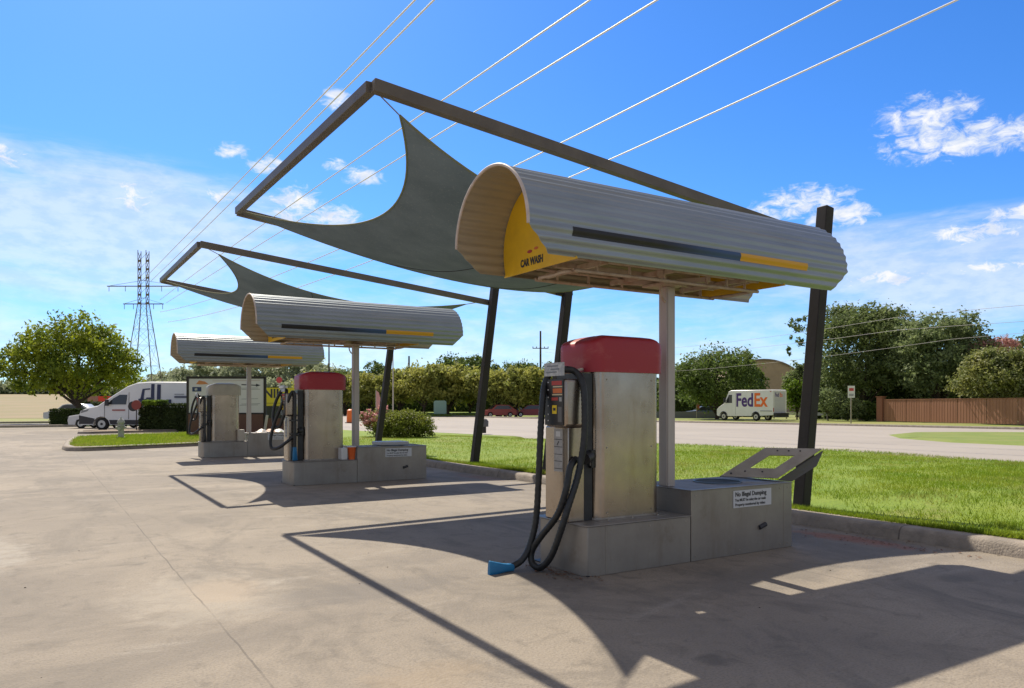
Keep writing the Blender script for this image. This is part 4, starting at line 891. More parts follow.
for zz, hw in ((31.2, 9.0), (26.8, 5.0)):
    m = MB(); c0 = pc + Vector((0, 0, zz)); m.bar(c0 - RV * hw, c0 + RV * hw, .22).bar(c0 - RV * hw, c0 + RV * hw * .1 + Vector((0, 0, 1.6)), .07).bar(c0 + RV * hw, c0 - RV * hw * .1 + Vector((0, 0, 1.6)), .07)
    for k in (-.95, -.5, .5, .95): m.bar(c0 + RV * hw * k, c0 + RV * hw * k - Vector((0, 0, 1.3)), .12)
    part('crossarm', m, PYL, t)
# conductors: (pylon px, py), a middle px/py, the exit px
WN = ['leftmost of the six overhead wires', 'second overhead wire from the left, close beside the leftmost', 'third overhead wire from the left, passing behind the near sail', 'fourth overhead wire from the left, passing behind the near sail', 'fifth overhead wire from the left, crossing above the nearest canopy', 'rightmost overhead wire, lowest to the right']
for i, (a, mid, top, Ft) in enumerate((((143, 280), (250, 170), (415, 0), 48), ((151, 281), (262, 172), (434, 0), 47), ((160, 300), (370, 150), (590, 0), 45), ((166, 303), (400, 158), (657, 0), 45), ((160, 312), (517, 165), (840, 0), 42), ((168, 322), (575, 175), (957, 0), 42))):
    P0 = at(a[0], 187, zat(a[1], 187)); P2 = at(top[0], Ft, zat(top[1], Ft)); d = P2 - P0
    # distance at which the plan line meets the middle bearing
    k = (mid[0] - 512) / 754.3; f0, x0 = P0.dot(FV), P0.dot(RV); f1, x1 = P2.dot(FV), P2.dot(RV); s = (k * f0 - x0) / ((x1 - x0) - k * (f1 - f0)); Fm = f0 + (f1 - f0) * s; zm = zat(mid[1], Fm)
    A = np.array([[s * s, s], [1, 1]]); cf = np.linalg.solve(A, [zm - P0.z, P2.z - P0.z]); pts = []
    for j in range(61):
        u = 1.5 * j / 60; pts.append(Vector((P0.x + d.x * u, P0.y + d.y * u, P0.z + cf[0] * u * u + cf[1] * u)))
    solo('power_line', MB().tube(pts, .058, 8), WIRE, WN[i], 'wire', tuple(P2), 'overhead conductors running to the pylon', smooth=80)
def pole(px, F, pytop, r, m, label, name='utility_pole', arms=(), group=None, cat='pole'):
    p = at(px, F); zt = zat(pytop, F); t = thing(name, label, cat, p, group)
    part('pole', MB().tube([p - Vector((0, 0, .3)), p + Vector((0, 0, zt))], [r * 1.2, r * .8], 10), m, t, smooth=60)
    for dz, hw in arms:
        c0 = p + Vector((0, 0, zt - dz)); part('crossarm', MB().bar(c0 - RV * hw, c0 + RV * hw, .12), m, t)
        ins = MB()
        for k in (-.95, -.5, .5, .95): ins.cyl(tuple(c0 + RV * hw * k + Vector((0, 0, .06))), .06, .22, 8)
        part('insulator', ins, WOODP, t)
    return p, zt
pole(540.5, 118, 331, .17, WOODP, 'tallest wooden utility pole with a crossarm, left of the nearest vacuum', arms=((2.7, 1.25),))
pole(409, 150, 356, .20, WOODP, 'thin wooden pole top above the trees left of the leaning middle post')
pole(329, 120, 342, .13, DARKM, 'thin dark pole rising behind the middle red vacuum cap', name='thin_pole')
p, zt = pole(393, 70, 350, .055, WPOST, 'slim pale street lamp post right of the middle leaning post', name='street_lamp', cat='street lamp')
# local distribution lines across the right-hand trees
for i, (a, b) in enumerate((((545, 349, 118), (905, 316, 46)), ((545, 352, 118), (905, 329, 46)), ((541, 372, 118), (960, 338, 50)))):
    P0, P1 = at(a[0], a[2], zat(a[1], a[2])), at(b[0], b[2], zat(b[1], b[2])); d = P1 - P0
    pts = [P0 + d * (1.7 * k / 24) + Vector((0, 0, -1.1 * (1 - (2 * min(1.7 * k / 24, 1) - 1) ** 2))) for k in range(25)]
    solo('service_line', MB().tube(pts, .011, 5), mat('service_wire', (.35, .35, .34), .6), ('upper thin wire crossing the tallest evergreen', 'middle thin wire crossing the evergreens', 'lowest thin wire, crossing low over the parcel truck tree and evergreens')[i], 'wire', tuple(P0), 'thin service wires on the right', smooth=80)

# ------------------------------------------------------------------ vehicles
def wheel(t, c, r, w, axis):
    ax = Vector(axis).normalized(); a, b = Vector(c) - ax * w / 2, Vector(c) + ax * w / 2
    wh = part('wheel', MB().tube([a, a.lerp(b, .12), a.lerp(b, .88), b], [r * .93, r, r, r * .93], 24), RUBBER, t, smooth=50)
    part('rim', MB().tube([a - ax * .012, b + ax * .012], r * .60, 18), ALLOY, wh); part('hub', MB().tube([a - ax * .03, b + ax * .03], r * .2, 10), INK, wh)
    return wh
def loft(sections):       # closed loops
    m = MB(); n = len(sections[0])
    for s in sections: m.v += [tuple(v) for v in s]
    for i in range(len(sections) - 1):
        for k in range(n): k2 = (k + 1) % n; m.f.append((i * n + k, i * n + k2, (i + 1) * n + k2, (i + 1) * n + k))
    m.f.append(tuple(range(n))[::-1]); m.f.append(tuple((len(sections) - 1) * n + k for k in range(n))); return m
WHITEV = mat('van_white', (.82, .83, .84), .28, col2=(.78, .79, .80), scale=1.0, spec=.6)
# --- delivery van, seen from its left side, nose to the left
def delivery_van():
    F = 47.6; org = at(79, F); U = RV.copy(); W = FV.copy()       # u to the tail, w into the picture
    t = thing('delivery_van', 'white high-roof delivery van parked behind the clipped hedge', 'van', org + U * 3.6)
    P = lambda u, w, z: org + U * u + W * w + Vector((0, 0, z))
    prof = [(.10, .34), (.02, .55), (.0, .95), (.10, 1.26), (.55, 1.44), (1.15, 1.56), (2.2, 2.28), (3.0, 2.80), (3.6, 3.02), (4.4, 3.08), (7.35, 3.06), (7.45, 2.9), (7.5, .55), (7.45, .40), (6.4, .36)]
    prof += [(6.28, .62), (6.0, .86), (5.7, .90), (5.4, .80), (5.22, .36), (1.95, .36), (1.86, .62), (1.62, .84), (1.38, .88), (1.12, .80), (.92, .60), (.88, .36)]
    secs = []
    for w, ins in ((0.0, .07), (.05, .02), (.14, 0), (2.06, 0), (2.15, .02), (2.2, .07)):
        secs.append([P(u, w + (max(0, z - 1.5) * .07 if w < 1 else -max(0, z - 1.5) * .07), z - (ins if z > 1 else 0)) for u, z in prof])
    body = part('body', loft(secs), WHITEV, t, smooth=35)
    off = lambda z: max(0, z - 1.5) * .07 - .012
    def patch(nm, pts, m, par=None, d=.0): return part(nm, MB().prism(pts, lambda u, z: P(u, off(z) - d, z), lambda u, z: P(u, off(z) + .02, z)), m, par or t)
    patch('door_window', [(1.75, 1.64), (2.95, 1.64), (3.02, 2.25), (2.55, 2.25), (2.15, 2.02)], GLASS)
    patch('front_bumper', [(.0, .40), (.86, .40), (1.0, .74), (.0, .95)], mat('bumper_grey', (.04, .04, .045), .5))
    patch('side_sill', [(1.98, .38), (5.2, .38), (5.3, .66), (1.9, .66)], mat('bumper_grey', (.04, .04, .045), .5))
    patch('headlight', [(.10, 1.08), (.55, 1.22), (.62, 1.34), (.15, 1.26)], mat('lamp_glass', (.25, .26, .28), .1))
    part('windscreen', MB().add([P(1.25, .18, 1.62), P(2.85, .2, 2.69), P(2.85, 2.0, 2.69), P(1.25, 2.02, 1.62)], [(0, 1, 2, 3)]), GLASS, t).location.z += .03
    part('side_mirror', MB().box(*[(0, 0, 0)] * 2) if False else MB().prism([(1.72, 1.55), (1.95, 1.55), (1.95, 1.95), (1.76, 1.95)], lambda u, z: P(u, -.26, z), lambda u, z: P(u, -.12, z)), mat('bumper_grey', (.04, .04, .045)), t, .02)
    for u in (1.42, 5.8):
        wheel(t, P(u, .14, .40), .40, .24, W); wheel(t, P(u, 2.06, .40), .40, .24, W)
    # side graphics: fork-lift silhouette, red disc, lettering lines
    NV = mat('navy_decal', (.03, .04, .10), .5)
    for nm, pts, m in (('mast_decal', [(4.52, 1.75), (4.72, 1.75), (4.72, 2.93), (4.52, 2.93)], NV), ('mast_decal', [(4.90, 1.9), (5.12, 1.9), (5.12, 2.90), (4.90, 2.90)], NV), ('forklift_decal', [(3.85, 1.95), (4.05, 1.95), (4.10, 2.55), (4.45, 2.58), (4.45, 2.66), (3.98, 2.62)], NV),
                       ('forklift_decal', [(3.7, 1.78), (4.5, 1.78), (4.5, 2.08), (4.25, 2.08), (4.2, 1.98), (3.75, 2.0)], NV), ('base_decal', [(3.5, 1.66), (5.2, 1.66), (5.2, 1.76), (3.5, 1.76)], NV), ('cargo_decal', [(5.5, 1.55), (5.8, 1.55), (5.8, 1.95), (5.5, 1.95)], NV),
                       ('lettering_band', [(6.0, 2.05), (6.85, 2.05), (6.85, 2.18), (6.0, 2.18)], mat('decal_grey', (.12, .13, .18), .5)), ('lettering_band', [(6.0, 2.26), (6.6, 2.26), (6.6, 2.31), (6.0, 2.31)], mat('decal_grey2', (.32, .33, .38), .5)),
                       ('red_lettering_band', [(2.1, 1.24), (2.9, 1.24), (2.9, 1.32), (2.1, 1.32)], mat('decal_red', (.40, .10, .09), .5))):
        patch(nm, pts, m, body, .006)
    patch('door_seam', [(1.60, .70), (1.615, .70), (1.615, 1.58), (1.60, 1.58)], INK, body, .003); patch('door_seam', [(3.12, .7), (3.135, .7), (3.135, 2.4), (3.12, 2.4)], INK, body, .003)
    return P
VP_ = delivery_van()
# red disc sign standing in front of the van
p = at(136.5, 45.0); t = thing('round_sign', 'small round red sign on a post between the van and the hedge', 'sign', p)
part('post', MB().tube([p, p + Vector((0, 0, 1.3))], .03, 8), DARKM, t); part('disc', MB().tube([p + Vector((0, 0, 1.6)) - FV * .03, p + Vector((0, 0, 1.6))], .29, 20), mat('sign_red_dull', (.25, .055, .045), .6), t); part('back_disc', MB().tube([p + Vector((0, 0, 1.52)) - RV * .22 + FV * .02, p + Vector((0, 0, 1.52)) - RV * .22 + FV * .05], .30, 20), INK, t)

# --- parcel truck
def parcel_truck():
    A = at(779, 77.5) ; U = (at(718, 82.5) - at(773.5, 76.6)).normalized(); W = Vector((-U.y, U.x, 0))   # u towards the nose
    if W.dot(FV) < 0: W = -W
    org = at(773.0, 76.4); L_ = (at(718.5, 82.5) - org).length
    t = thing('parcel_truck', 'white FedEx parcel truck parked across the road', 'truck', org + U * L_ / 2)
    P = lambda u, w, z: org + U * u + W * w + Vector((0, 0, z))
    k = L_ / 7.0
    prof = [(0, .62), (0, 3.12), (.1, 3.2), (5.15, 3.2), (5.45, 3.08), (6.05, 1.82), (6.75, 1.42), (7.0, 1.22), (7.0, .55), (6.86, .45), (6.5, .45), (6.42, .75), (6.1, .95), (5.8, .75), (5.72, .45), (2.45, .5), (2.35, .8), (2.05, .98), (1.72, .8), (1.62, .52)]
    secs = [[P(u * k, w, z - (ins if z > 1 else 0)) for u, z in prof] for w, ins in ((0, .05), (.06, 0), (2.14, 0), (2.2, .05))]
    TW = mat('truck_white', (.80, .80, .81), .35, col2=(.74, .74, .75), scale=1)
    body = part('body', loft(secs), TW, t, smooth=35)
    patch = lambda nm, pts, m, par=t, d=.012: part(nm, MB().prism([(u * k, z) for u, z in pts], lambda u, z: P(u, -d, z), lambda u, z: P(u, .01, z)), m, par)
    patch('cab_window', [(5.0, 1.85), (5.85, 1.85), (5.42, 2.72), (5.0, 2.72)], GLASS); patch('cab_door_seam', [(4.55, .6), (4.58, .6), (4.58, 2.9), (4.55, 2.9)], mat('seam_grey', (.3, .3, .3)), body, .004)
    part('windscreen', MB().add([P(5.98 * k, .15, 1.92), P(5.50 * k, .15, 3.02), P(5.50 * k, 2.05, 3.02), P(5.98 * k, 2.05, 1.92)], [(0, 1, 2, 3)]), GLASS, t).location += Vector((0, 0, .04))
    for u in (6.11, 2.04):
        wheel(t, P(u * k, .15, .42), .42, .26, W); wheel(t, P(u * k, 2.05, .42), .42, .26, W)
    part('side_mirror', MB().bar(P(5.75 * k, -.28, 1.9), P(5.75 * k, -.28, 2.4), .12, .22), INK, t); part('mirror_arm', MB().bar(P(5.7 * k, -.28, 2.15), P(5.6 * k, .02, 2.15), .05), INK, t)
    for u in (6.11, 2.04): part('wheel_arch', MB().tube([P((u + .46 * math.cos(a_)) * k, -.012, .46 + .46 * math.sin(a_)) for a_ in [math.pi * i_ / 10 for i_ in range(11)]], .045, 6), INK, t)
    part('side_moulding', MB().bar(P(.1, -.015, 1.02), P(1.5 * k, -.015, 1.02), .03, .05), INK, body); part('marker_lamp', MB().bar(P(.2, -.015, 3.0), P(.35, -.015, 3.0), .03, .06), mat('lamp_red', (.4, .02, .02)), t)
    part('rear_door', MB().prism([(.22, .85), (1.98, .85), (1.98, 2.95), (.22, 2.95)], lambda w, z: P(-.012, w, z), lambda w, z: P(.02, w, z)), mat('door_pale', (.62, .63, .65), .4, col2=(.56, .57, .6), scale=2, stretch=(1, 1, 8)), t)
    part('rear_bumper', MB().prism([(.1, .42), (2.1, .42), (2.1, .82), (.1, .82)], lambda w, z: P(-.35, w, z), lambda w, z: P(.0, w, z)), mat('bumper_dark', (.03, .03, .035), .6), t)
    part('tail_lamp', MB().prism([(.04, .95), (.14, .95), (.14, 1.35), (.04, 1.35)], lambda w, z: P(-.02, w, z), lambda w, z: P(.0, w, z)), mat('lamp_red', (.4, .02, .02)), t)
    PU = mat('logo_purple', (.075, .03, .20), .5); OR = mat('logo_orange', (.85, .16, .015), .5)
    m1 = frame_matrix(P(4.52 * k, -.014, 1.50), -U, (0, 0, 1)); text_part('lettering', 'Fed', 1.95, PU, body, m1, .05, .002, sx=.80)
    m1 = frame_matrix(P(2.28 * k, -.014, 1.50), -U, (0, 0, 1)); text_part('lettering', 'Ex', 1.95, OR, body, m1, .05, .002, sx=.84)
    m1 = frame_matrix(P(-.014, .28, 2.48), W, (0, 0, 1)); text_part('lettering', 'Fed', .56, PU, body, m1, .012, .002, sx=.82)
    m1 = frame_matrix(P(-.014, 1.08, 2.48), W, (0, 0, 1)); text_part('lettering', 'Ex', .56, OR, body, m1, .012, .002, sx=.82)
parcel_truck()
def car(px, F, ln, h, m, label, flip=1, group=None, name='parked_car', turn=0.):
    org = at(px, F); U = (RV * math.cos(turn) + FV * math.sin(turn)) * flip; W = Vector((-U.y, U.x, 0)); t = thing(name, label, 'car', org, group)
    P = lambda u, w, z: org + U * (u - ln / 2) + W * w + Vector((0, 0, z)); s = ln / 4.6; v = h / 1.6
    prof = [(.05, .3), (0, .6), (.1, .85), (1.1, 1.0), (1.75, 1.5), (2.2, 1.6), (3.6, 1.58), (4.3, 1.1), (4.6, .95), (4.6, .35), (4.1, .3), (4.0, .6), (3.7, .72), (3.4, .6), (3.3, .28), (1.3, .28), (1.2, .6), (.9, .72), (.6, .6), (.5, .28)]
    secs = [[P(u * s, (w * (1 - .12 * max(0, z - .9))), z * v - ins) for u, z in prof] for w, ins in ((-.88, .03), (-.84, 0), (.84, 0), (.88, .03))]
    part('body', loft(secs), m, t, smooth=35)
    for sg in (-1, 1):
        part('side_window', MB().prism([(1.35, 1.03), (4.0, 1.05), (3.55, 1.48), (2.2, 1.50), (1.85, 1.46)], lambda u, z: P(u * s, sg * (.885 * (1 - .12 * max(0, z - .9)) + .004), z * v), lambda u, z: P(u * s, sg * .70, z * v)), GLASS, t)
        for u in (.9, 3.7): wheel(t, P(u * s, sg * .80, .33), .33, .2, W)
    part('windscreen', MB().add([P(1.18 * s, -.68, 1.05 * v), P(1.72 * s, -.64, 1.5 * v), P(1.72 * s, .64, 1.5 * v), P(1.18 * s, .68, 1.05 * v)], [(0, 1, 2, 3)]), GLASS, t).location.z += .02
    for sg in (-1, 1): part('headlight', MB().prism([(sg * .5, .66), (sg * .82, .66), (sg * .82, .82), (sg * .5, .80)], lambda w, z: P(-.01, w, z * v), lambda w, z: P(.12, w, z * v)), mat('lamp_glass', (.25, .26, .28), .1), t)
SILV = mat('silver_paint', (.48, .49, .50), .3, .4)
car(73, 74, 4.8, 1.75, SILV, 'silver car parked beyond the golden tree trunk')
car(108, 52.5, 4.6, 1.6, mat('pale_car_paint', (.62, .63, .65), .3), 'pale car whose nose shows just left of the delivery van')
car(112, 80, 5, 1.7, mat('grey_car_paint', (.35, .36, .37), .3), 'grey car behind the nose of the delivery van')
car(498, 104, 4.8, 1.7, mat('red_car_paint', (.33, .06, .055), .3), 'red and white car parked right of the middle leaning post', turn=.4)
car(531, 106, 4.8, 1.7, mat('maroon_car_paint', (.26, .03, .035), .3), 'maroon car parked left of the tall utility pole')
car(510, 108, 4.5, 1.5, WHITEV, 'white car parked between the red and the maroon car')
car(703, 100, 4.4, 1.5, mat('blue_car_paint', (.06, .09, .14), .3), 'dark blue car behind the nose of the parcel truck')

# ------------------------------------------------------------------ signs, hydrant, fence, buildings
F = 36.5; p0, p1 = at(188, F), at(265, F); W_ = (p1 - p0).length; U = (p1 - p0).normalized()
t = thing('map_sign', 'large white map sign in a dark frame behind the farthest vacuum', 'sign', (p0 + p1) / 2)
Pq = lambda u, z, d=0: p0 + U * u - FV * d + Vector((0, 0, z))
part('base', MB().prism([(.06, 0), (W_ - .06, 0), (W_ - .06, 1.14), (.06, 1.14)], lambda u, z: Pq(u, z, .12), lambda u, z: Pq(u, z, -.12)), BRICK, t)
fr = MB(); 
for a, b in (((0, 0), (0, 2.92)), ((W_, 0), (W_, 2.92)), ((-.05, 2.92), (W_ + .05, 2.92)), ((.06, 1.16), (W_ - .06, 1.16))): fr.bar(Pq(*a), Pq(*b), .11, .11, FV)
part('frame', fr, DARKM, t)
bd = part('board', MB().prism([(.05, 1.2), (W_ - .05, 1.2), (W_ - .05, 2.86), (.05, 2.86)], lambda u, z: Pq(u, z, .03), lambda u, z: Pq(u, z, -.03)), mat('board_white', (.62, .60, .60), .5), t)
def dec(nm, pts, m): part(nm, MB().prism(pts, lambda u, z: Pq(u, z, .034), lambda u, z: Pq(u, z, .029)), m, bd)
GR = mat('map_grey', (.33, .33, .34)); 
dec('logo_patch', [(.22, 2.24), (.66, 2.24), (.66, 2.46), (.22, 2.46)], mat('map_navy', (.03, .05, .13))); dec('logo_patch', [(.34, 2.29), (.46, 2.29), (.46, 2.41), (.34, 2.41)], WHITEP)
dec('logo_patch', [(.40, 2.60), (.60, 2.58), (1.0, 2.60), (.84, 2.72), (.55, 2.78)], mat('map_orange', (.55, .22, .08)))
dec('road_line', [(2.6, 2.55), (3.35, 2.52), (3.35, 2.56), (2.6, 2.60)], INK); dec('arrow_head', [(3.30, 2.47), (3.52, 2.545), (3.30, 2.62)], INK)
for k, (a, b, z) in enumerate(((2.6, 3.5, 2.32), (2.2, 3.4, 2.38), (2.6, 3.4, 1.86), (2.6, 3.5, 1.62), (2.5, 3.4, 1.56), (1.95, 2.4, 1.9), (2.0, 2.4, 1.6), (.3, .9, 2.0), (.3, 1.0, 1.8), (1.2, 3.5, 2.74))): dec('map_line', [(a, z), (b, z + .02), (b, z + .05), (a, z + .03)], GR if k != 9 else mat('map_orange2', (.5, .4, .35)))
part('side_panel', MB().bar(Pq(W_ + .03, .25, .2), Pq(W_ + .17, 1.1, .2), .03, .12), WPOST, t)
F = 43; p0 = at(262, F); p1 = at(345, F); U2 = (p1 - p0).normalized(); W2 = (p1 - p0).length
t = thing('screen_wall', 'low brown wall with a dark upper band behind the map sign', 'wall', (p0 + p1) / 2); Pw = lambda u, z, d=0: p0 + U2 * u - FV * d + Vector((0, 0, z))
part('brick_base', MB().prism([(0, 0), (2.6, 0), (2.6, .85), (0, .85)], lambda u, z: Pw(u, z, .1), lambda u, z: Pw(u, z, -.1)), BRICK, t)
part('dark_band', MB().prism([(0, .852), (2.6, .852), (2.6, 1.52), (0, 1.52)], lambda u, z: Pw(u, z, .12), lambda u, z: Pw(u, z, -.08)), mat('dark_green_band', (.03, .035, .03), .7), t)
t = thing('yellow_banner', 'yellow banner with black letters above the dark wall', 'banner', p0 + Vector((0, 0, 1.53)))
part('cloth', MB().prism([(.05, 1.54), (2.55, 1.54), (2.55, 2.58), (.05, 2.58)], lambda u, z: Pw(u, z, .02), lambda u, z: Pw(u, z, 0)), mat('banner_yellow', (.62, .52, .02), .5), t)
text_part('lettering', 'NIK', .70, INK, t, frame_matrix(Pw(.10, 2.02, .024), U2, (0, 0, 1)), .02, .001, sx=.98)
part('lettering_band', MB().prism([(.1, 1.68), (2.4, 1.68), (2.4, 1.72), (.1, 1.72)], lambda u, z: Pw(u, z, .026), lambda u, z: Pw(u, z, .021)), mat('banner_olive', (.30, .26, .03)), t)
# hydrant
p = at(121, 33.2, .13)
t = thing('fire_hydrant', 'pale grey fire hydrant on the grass island', 'hydrant', p)
HY = mat('hydrant_paint', (.42, .42, .38), .5, col2=(.30, .30, .27), scale=8)
part('barrel', MB().lathe(tuple(p), [(.18, 0), (.18, .05), (.12, .06), (.115, .5), (.16, .52), (.16, .56), (.12, .57), (.13, .66)], 16), HY, t, smooth=40)
part('bonnet', MB().lathe(tuple(p + Vector((0, 0, .66))), [(.16, 0), (.16, .04), (.14, .10), (.09, .17), (.035, .20), (.035, .26)], 16), HY, t, smooth=40)
for d in (RV, -RV): part('outlet', MB().tube([p + Vector((0, 0, .46)) + d * .08, p + Vector((0, 0, .46)) + d * .22], .055, 12), HY, t)
part('outlet', MB().tube([p + Vector((0, 0, .42)) - FV * .08, p + Vector((0, 0, .42)) - FV * .22], .075, 12), HY, t)
# far stop sign
def octo(px, F, py, r, col, label, name='stop_sign'):
    p = at(px, F); zc = zat(py, F); t = thing(name, label, 'sign', p); part('post', MB().tube([p, p + Vector((0, 0, zc + r * .8))], .05, 8), WPOST, t)
    c0 = p + Vector((0, 0, zc)) - FV * .07; vs = [c0 + RV * r * math.cos(R(22.5 + 45 * k)) + Vector((0, 0, r * math.sin(R(22.5 + 45 * k)))) for k in range(8)]
    part('plate', MB().add(vs + [v - FV * .02 for v in vs], [tuple(range(8)), tuple(range(15, 7, -1))] + [(k, (k + 1) % 8, 8 + (k + 1) % 8, 8 + k) for k in range(8)]), col, t)
octo(279.5, 64, 380, .27, mat('sign_red', (.50, .06, .06), .5), 'small red octagonal sign above the yellow banner')
# no-parking style sign right
p = at(851, 66); t = thing('road_sign', 'small white and red road sign left of the brown fence', 'sign', p)
part('post', MB().box((p.x - .04, p.y - .04, 0), (p.x + .04, p.y + .04, 3.1)), STEELD, t)
def plate(nm, u0, u1, z0, z1, d, m): part(nm, MB().prism([(u0, z0), (u1, z0), (u1, z1), (u0, z1)], lambda u, z: p + RV * u - FV * d + Vector((0, 0, z)), lambda u, z: p + RV * u - FV * (d - .02) + Vector((0, 0, z))), m, t)
plate('plate', -.30, .30, 2.25, 3.3, .08, WHITEP)
plate('marking', -.20, .20, 2.85, 3.1, .086, mat('sign_red', (.5, .06, .06))); plate('marking', -.20, .20, 2.4, 2.6, .086, GR)
octo(1016 - 56, 72, 389, .30, mat('sign_red', (.5, .06, .06)), 'small red sign half hidden left of the overhanging myrtle', 'red_sign')
# utility stub on the far lawn edge
p = at(484, 41.5, .05); t = thing('utility_marker', 'short dark grey utility post by the road past the lawn', 'post', p)
part('post', MB().lathe(tuple(p), [(.12, 0), (.12, .35)], 10), DARKM, t); part('cap', MB().lathe(tuple(p + Vector((0, 0, .35))), [(.24, 0), (.25, .3), (.15, .42), (.05, .45)], 12), mat('marker_grey', (.10, .10, .10)), t, smooth=50)
p = at(440, 108); solo('utility_cabinet', MB().prism([(-.9, 0), (.9, 0), (.9, 1.75), (.7, 1.9), (-.7, 1.9), (-.9, 1.75)], lambda u, z: p + RV * u + Vector((0, 0, z + .4)), lambda u, z: p + RV * u + FV * .8 + Vector((0, 0, z + .4))), mat('cabinet_green', (.22, .36, .30), .5), 'pale green utility cabinet on the far bank', 'cabinet', tuple(p), bev=.03)
# orange barrel by the road
p = at(350.5, 68); t = thing('traffic_barrel', 'orange traffic barrel by the road, left of the middle white post', 'barrel', p)
part('drum', MB().lathe(tuple(p), [(.42, 0), (.36, .02), (.34, .4), (.32, .8), (.30, 1.15), (.1, 1.25)], 16), mat('barrel_orange', (.80, .17, .02), .5), t, smooth=50); part('foot', MB().lathe(tuple(p), [(.5, -.01), (.5, .06)], 16), INK, t)
# fence
A, B = at(881, 75.5), at(1100, 55); d = (B - A).normalized(); nn = Vector((-d.y, d.x, 0)); Lf = (B - A).length
t = thing('board_fence', 'long red-brown board fence below the trees at the right', 'fence', (A + B) / 2)
k = 0; m = MB(); s = .45
while s < Lf:
    e = min(s + 2.9, Lf); mm = MB()
    for q in range(int((e - s) / .15)):
        a_ = A + d * (s + q * .15 + .004); mm.bar(a_ + Vector((0, 0, .04)) + nn * (.0 if q % 2 else .012), a_ + Vector((0, 0, 2.12 + .01 * (q % 3))) + nn * (.0 if q % 2 else .012), .142, .02, nn)
    part('board_panel', mm, FENCEM, t); part('cap_rail', MB().bar(A + d * s + Vector((0, 0, 2.17)), A + d * e + Vector((0, 0, 2.17)), .09, .05), FENCEM, t); s = e
part('end_pillar', MB().box((A.x - .3, A.y - .3, -.1), (A.x + .3, A.y + .3, 2.42)).box((A.x - .36, A.y - .36, 2.422), (A.x + .36, A.y + .36, 2.5)), mat('pillar_brick', (.30, .13, .08), .8, col2=(.22, .09, .06), scale=9, stretch=(1, 1, 4)), t)
# guard rail
A, B = at(774, 92), at(868, 80); t = thing('guard_rail', 'pale low guard rail running between the truck and the brown fence', 'rail', (A + B) / 2); d = (B - A).normalized()
part('rail', MB().bar(A + Vector((0, 0, .62)), B + Vector((0, 0, .62)), .08, .34), mat('rail_pale', (.62, .62, .60), .4), t)
q = MB(); s = 0
while s < (B - A).length: q.bar(A + d * s, A + d * s + Vector((0, 0, .5)), .12); s += 2
part('support', q, STEELD, t)
A, B = at(640, 100), at(722, 96); t = thing('low_wall', 'low dark grey wall left of the parcel truck', 'wall', (A + B) / 2); part('wall', MB().bar(A + Vector((0, 0, .35)), B + Vector((0, 0, .35)), .3, .9), mat('wall_grey', (.14, .15, .16), .8), t)
# domed building
F = 150; c = at(764, F); BT = mat('dome_tan', (.42, .31, .22), .8, col2=(.36, .265, .19), scale=.8)
t = thing('domed_hall', 'tan building with a broad curved roof behind the truck and trees', 'building', c)
m = MB(); n = 28; hw = 9.0
arc = [(hw * math.cos(math.pi * k / n), 3.2 + 7.5 * math.sin(math.pi * k / n)) for k in range(n + 1)]
part('wall', MB().prism([(hw, 0)] + arc + [(-hw, 0)], lambda u, z: c + RV * u + Vector((0, 0, z)), lambda u, z: c + RV * u + FV * 24 + Vector((0, 0, z))), BT, t, smooth=30)
rf = MB(); 
for (u0, z0), (u1, z1) in zip(arc, arc[1:]): rf.bar(c + RV * u0 + Vector((0, 0, z0 + .05)) - FV * .1, c + RV * u1 + Vector((0, 0, z1 + .05)) - FV * .1, .3, .25, FV)
part('roof_edge', rf, mat('roof_edge_brown', (.20, .15, .12), .8), t)
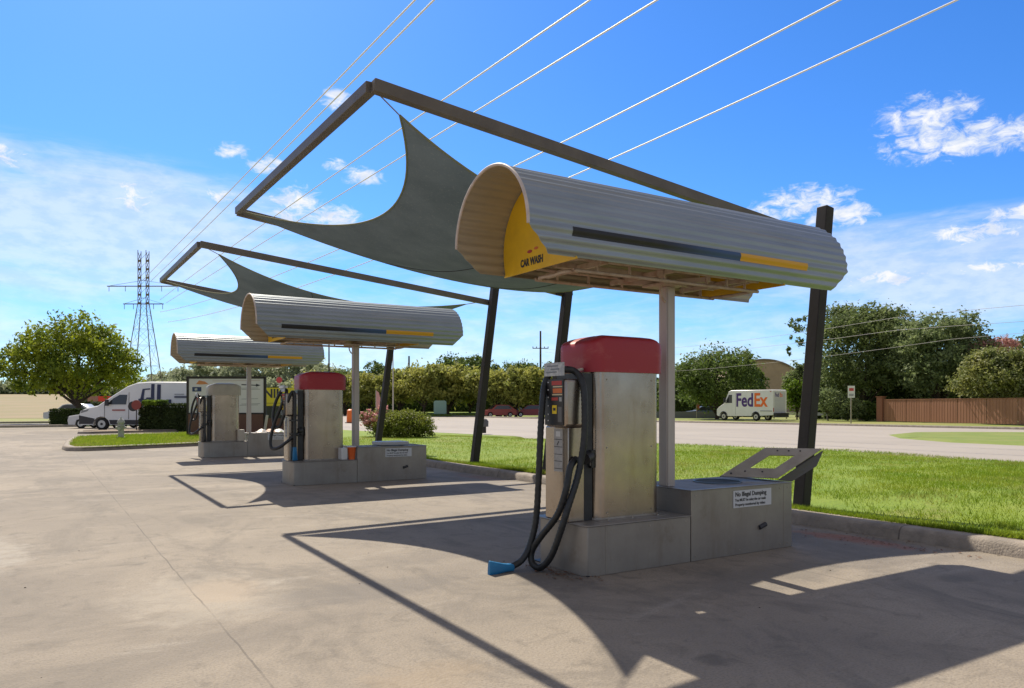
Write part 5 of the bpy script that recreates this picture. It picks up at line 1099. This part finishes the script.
part('window', MB().prism([(.9 * math.cos(k * .5236) - .6, 7.0 + .8 * math.sin(k * .5236)) for k in range(12)], lambda u, z: c + RV * u - FV * .06 + Vector((0, 0, z)), lambda u, z: c + RV * u - FV * .01 + Vector((0, 0, z))), mat('window_brown', (.16, .085, .05), .5), t)
# red shop sign far behind the golden tree
p = at(104, 110); t = thing('shop_sign', 'bright red sign box on two posts behind the delivery van nose', 'sign', p)
part('box', MB().prism([(-.8, 2.2), (.9, 2.2), (.9, 2.95), (-.8, 2.95)], lambda u, z: p + RV * u + Vector((0, 0, z)), lambda u, z: p + RV * u + FV * .3 + Vector((0, 0, z))), mat('shop_red', (.70, .05, .03), .5), t)
part('post', MB().bar(p - RV * .5 + FV * .15, p - RV * .5 + FV * .15 + Vector((0, 0, 2.2)), .12).bar(p + RV * .6 + FV * .15, p + RV * .6 + FV * .15 + Vector((0, 0, 2.2)), .12), WPOST, t)
part('pink_panel', MB().prism([(-2.4, 2.2), (-.9, 2.2), (-.9, 3.0), (-2.4, 3.0)], lambda u, z: p + RV * u + Vector((0, 0, z)), lambda u, z: p + RV * u + FV * .3 + Vector((0, 0, z))), mat('shop_pink', (.36, .17, .15), .5), t)
# red hut by the roadside tree
p = at(696.5, 96); t = thing('feather_flag', 'red and white feather flag left of the parcel truck', 'flag', p)
part('pole', MB().tube([p, p + Vector((0, 0, 3.6))], .03, 6), WPOST, t); part('cloth', MB().prism([(0, .9), (.35, 1.1), (.5, 2.4), (.35, 3.3), (0, 3.6)], lambda u, z: p + RV * u + Vector((0, 0, z)), lambda u, z: p + RV * u + FV * .02 + Vector((0, 0, z))), mat('flag_red', (.5, .12, .1), .6), t)
p = at(376, 66); t = thing('pink_flag', 'faded pink feather flag between the middle white post and the leaning post', 'flag', p)
part('pole', MB().tube([p, p + Vector((0, 0, 2.9))], .03, 6), WPOST, t); part('cloth', MB().prism([(0, .8), (.3, 1.0), (.42, 2.0), (.25, 2.7), (0, 2.9)], lambda u, z: p + RV * u + Vector((0, 0, z)), lambda u, z: p + RV * u + FV * .02 + Vector((0, 0, z))), mat('flag_pink', (.55, .28, .26), .6), t)
SC.render.engine = 'CYCLES'
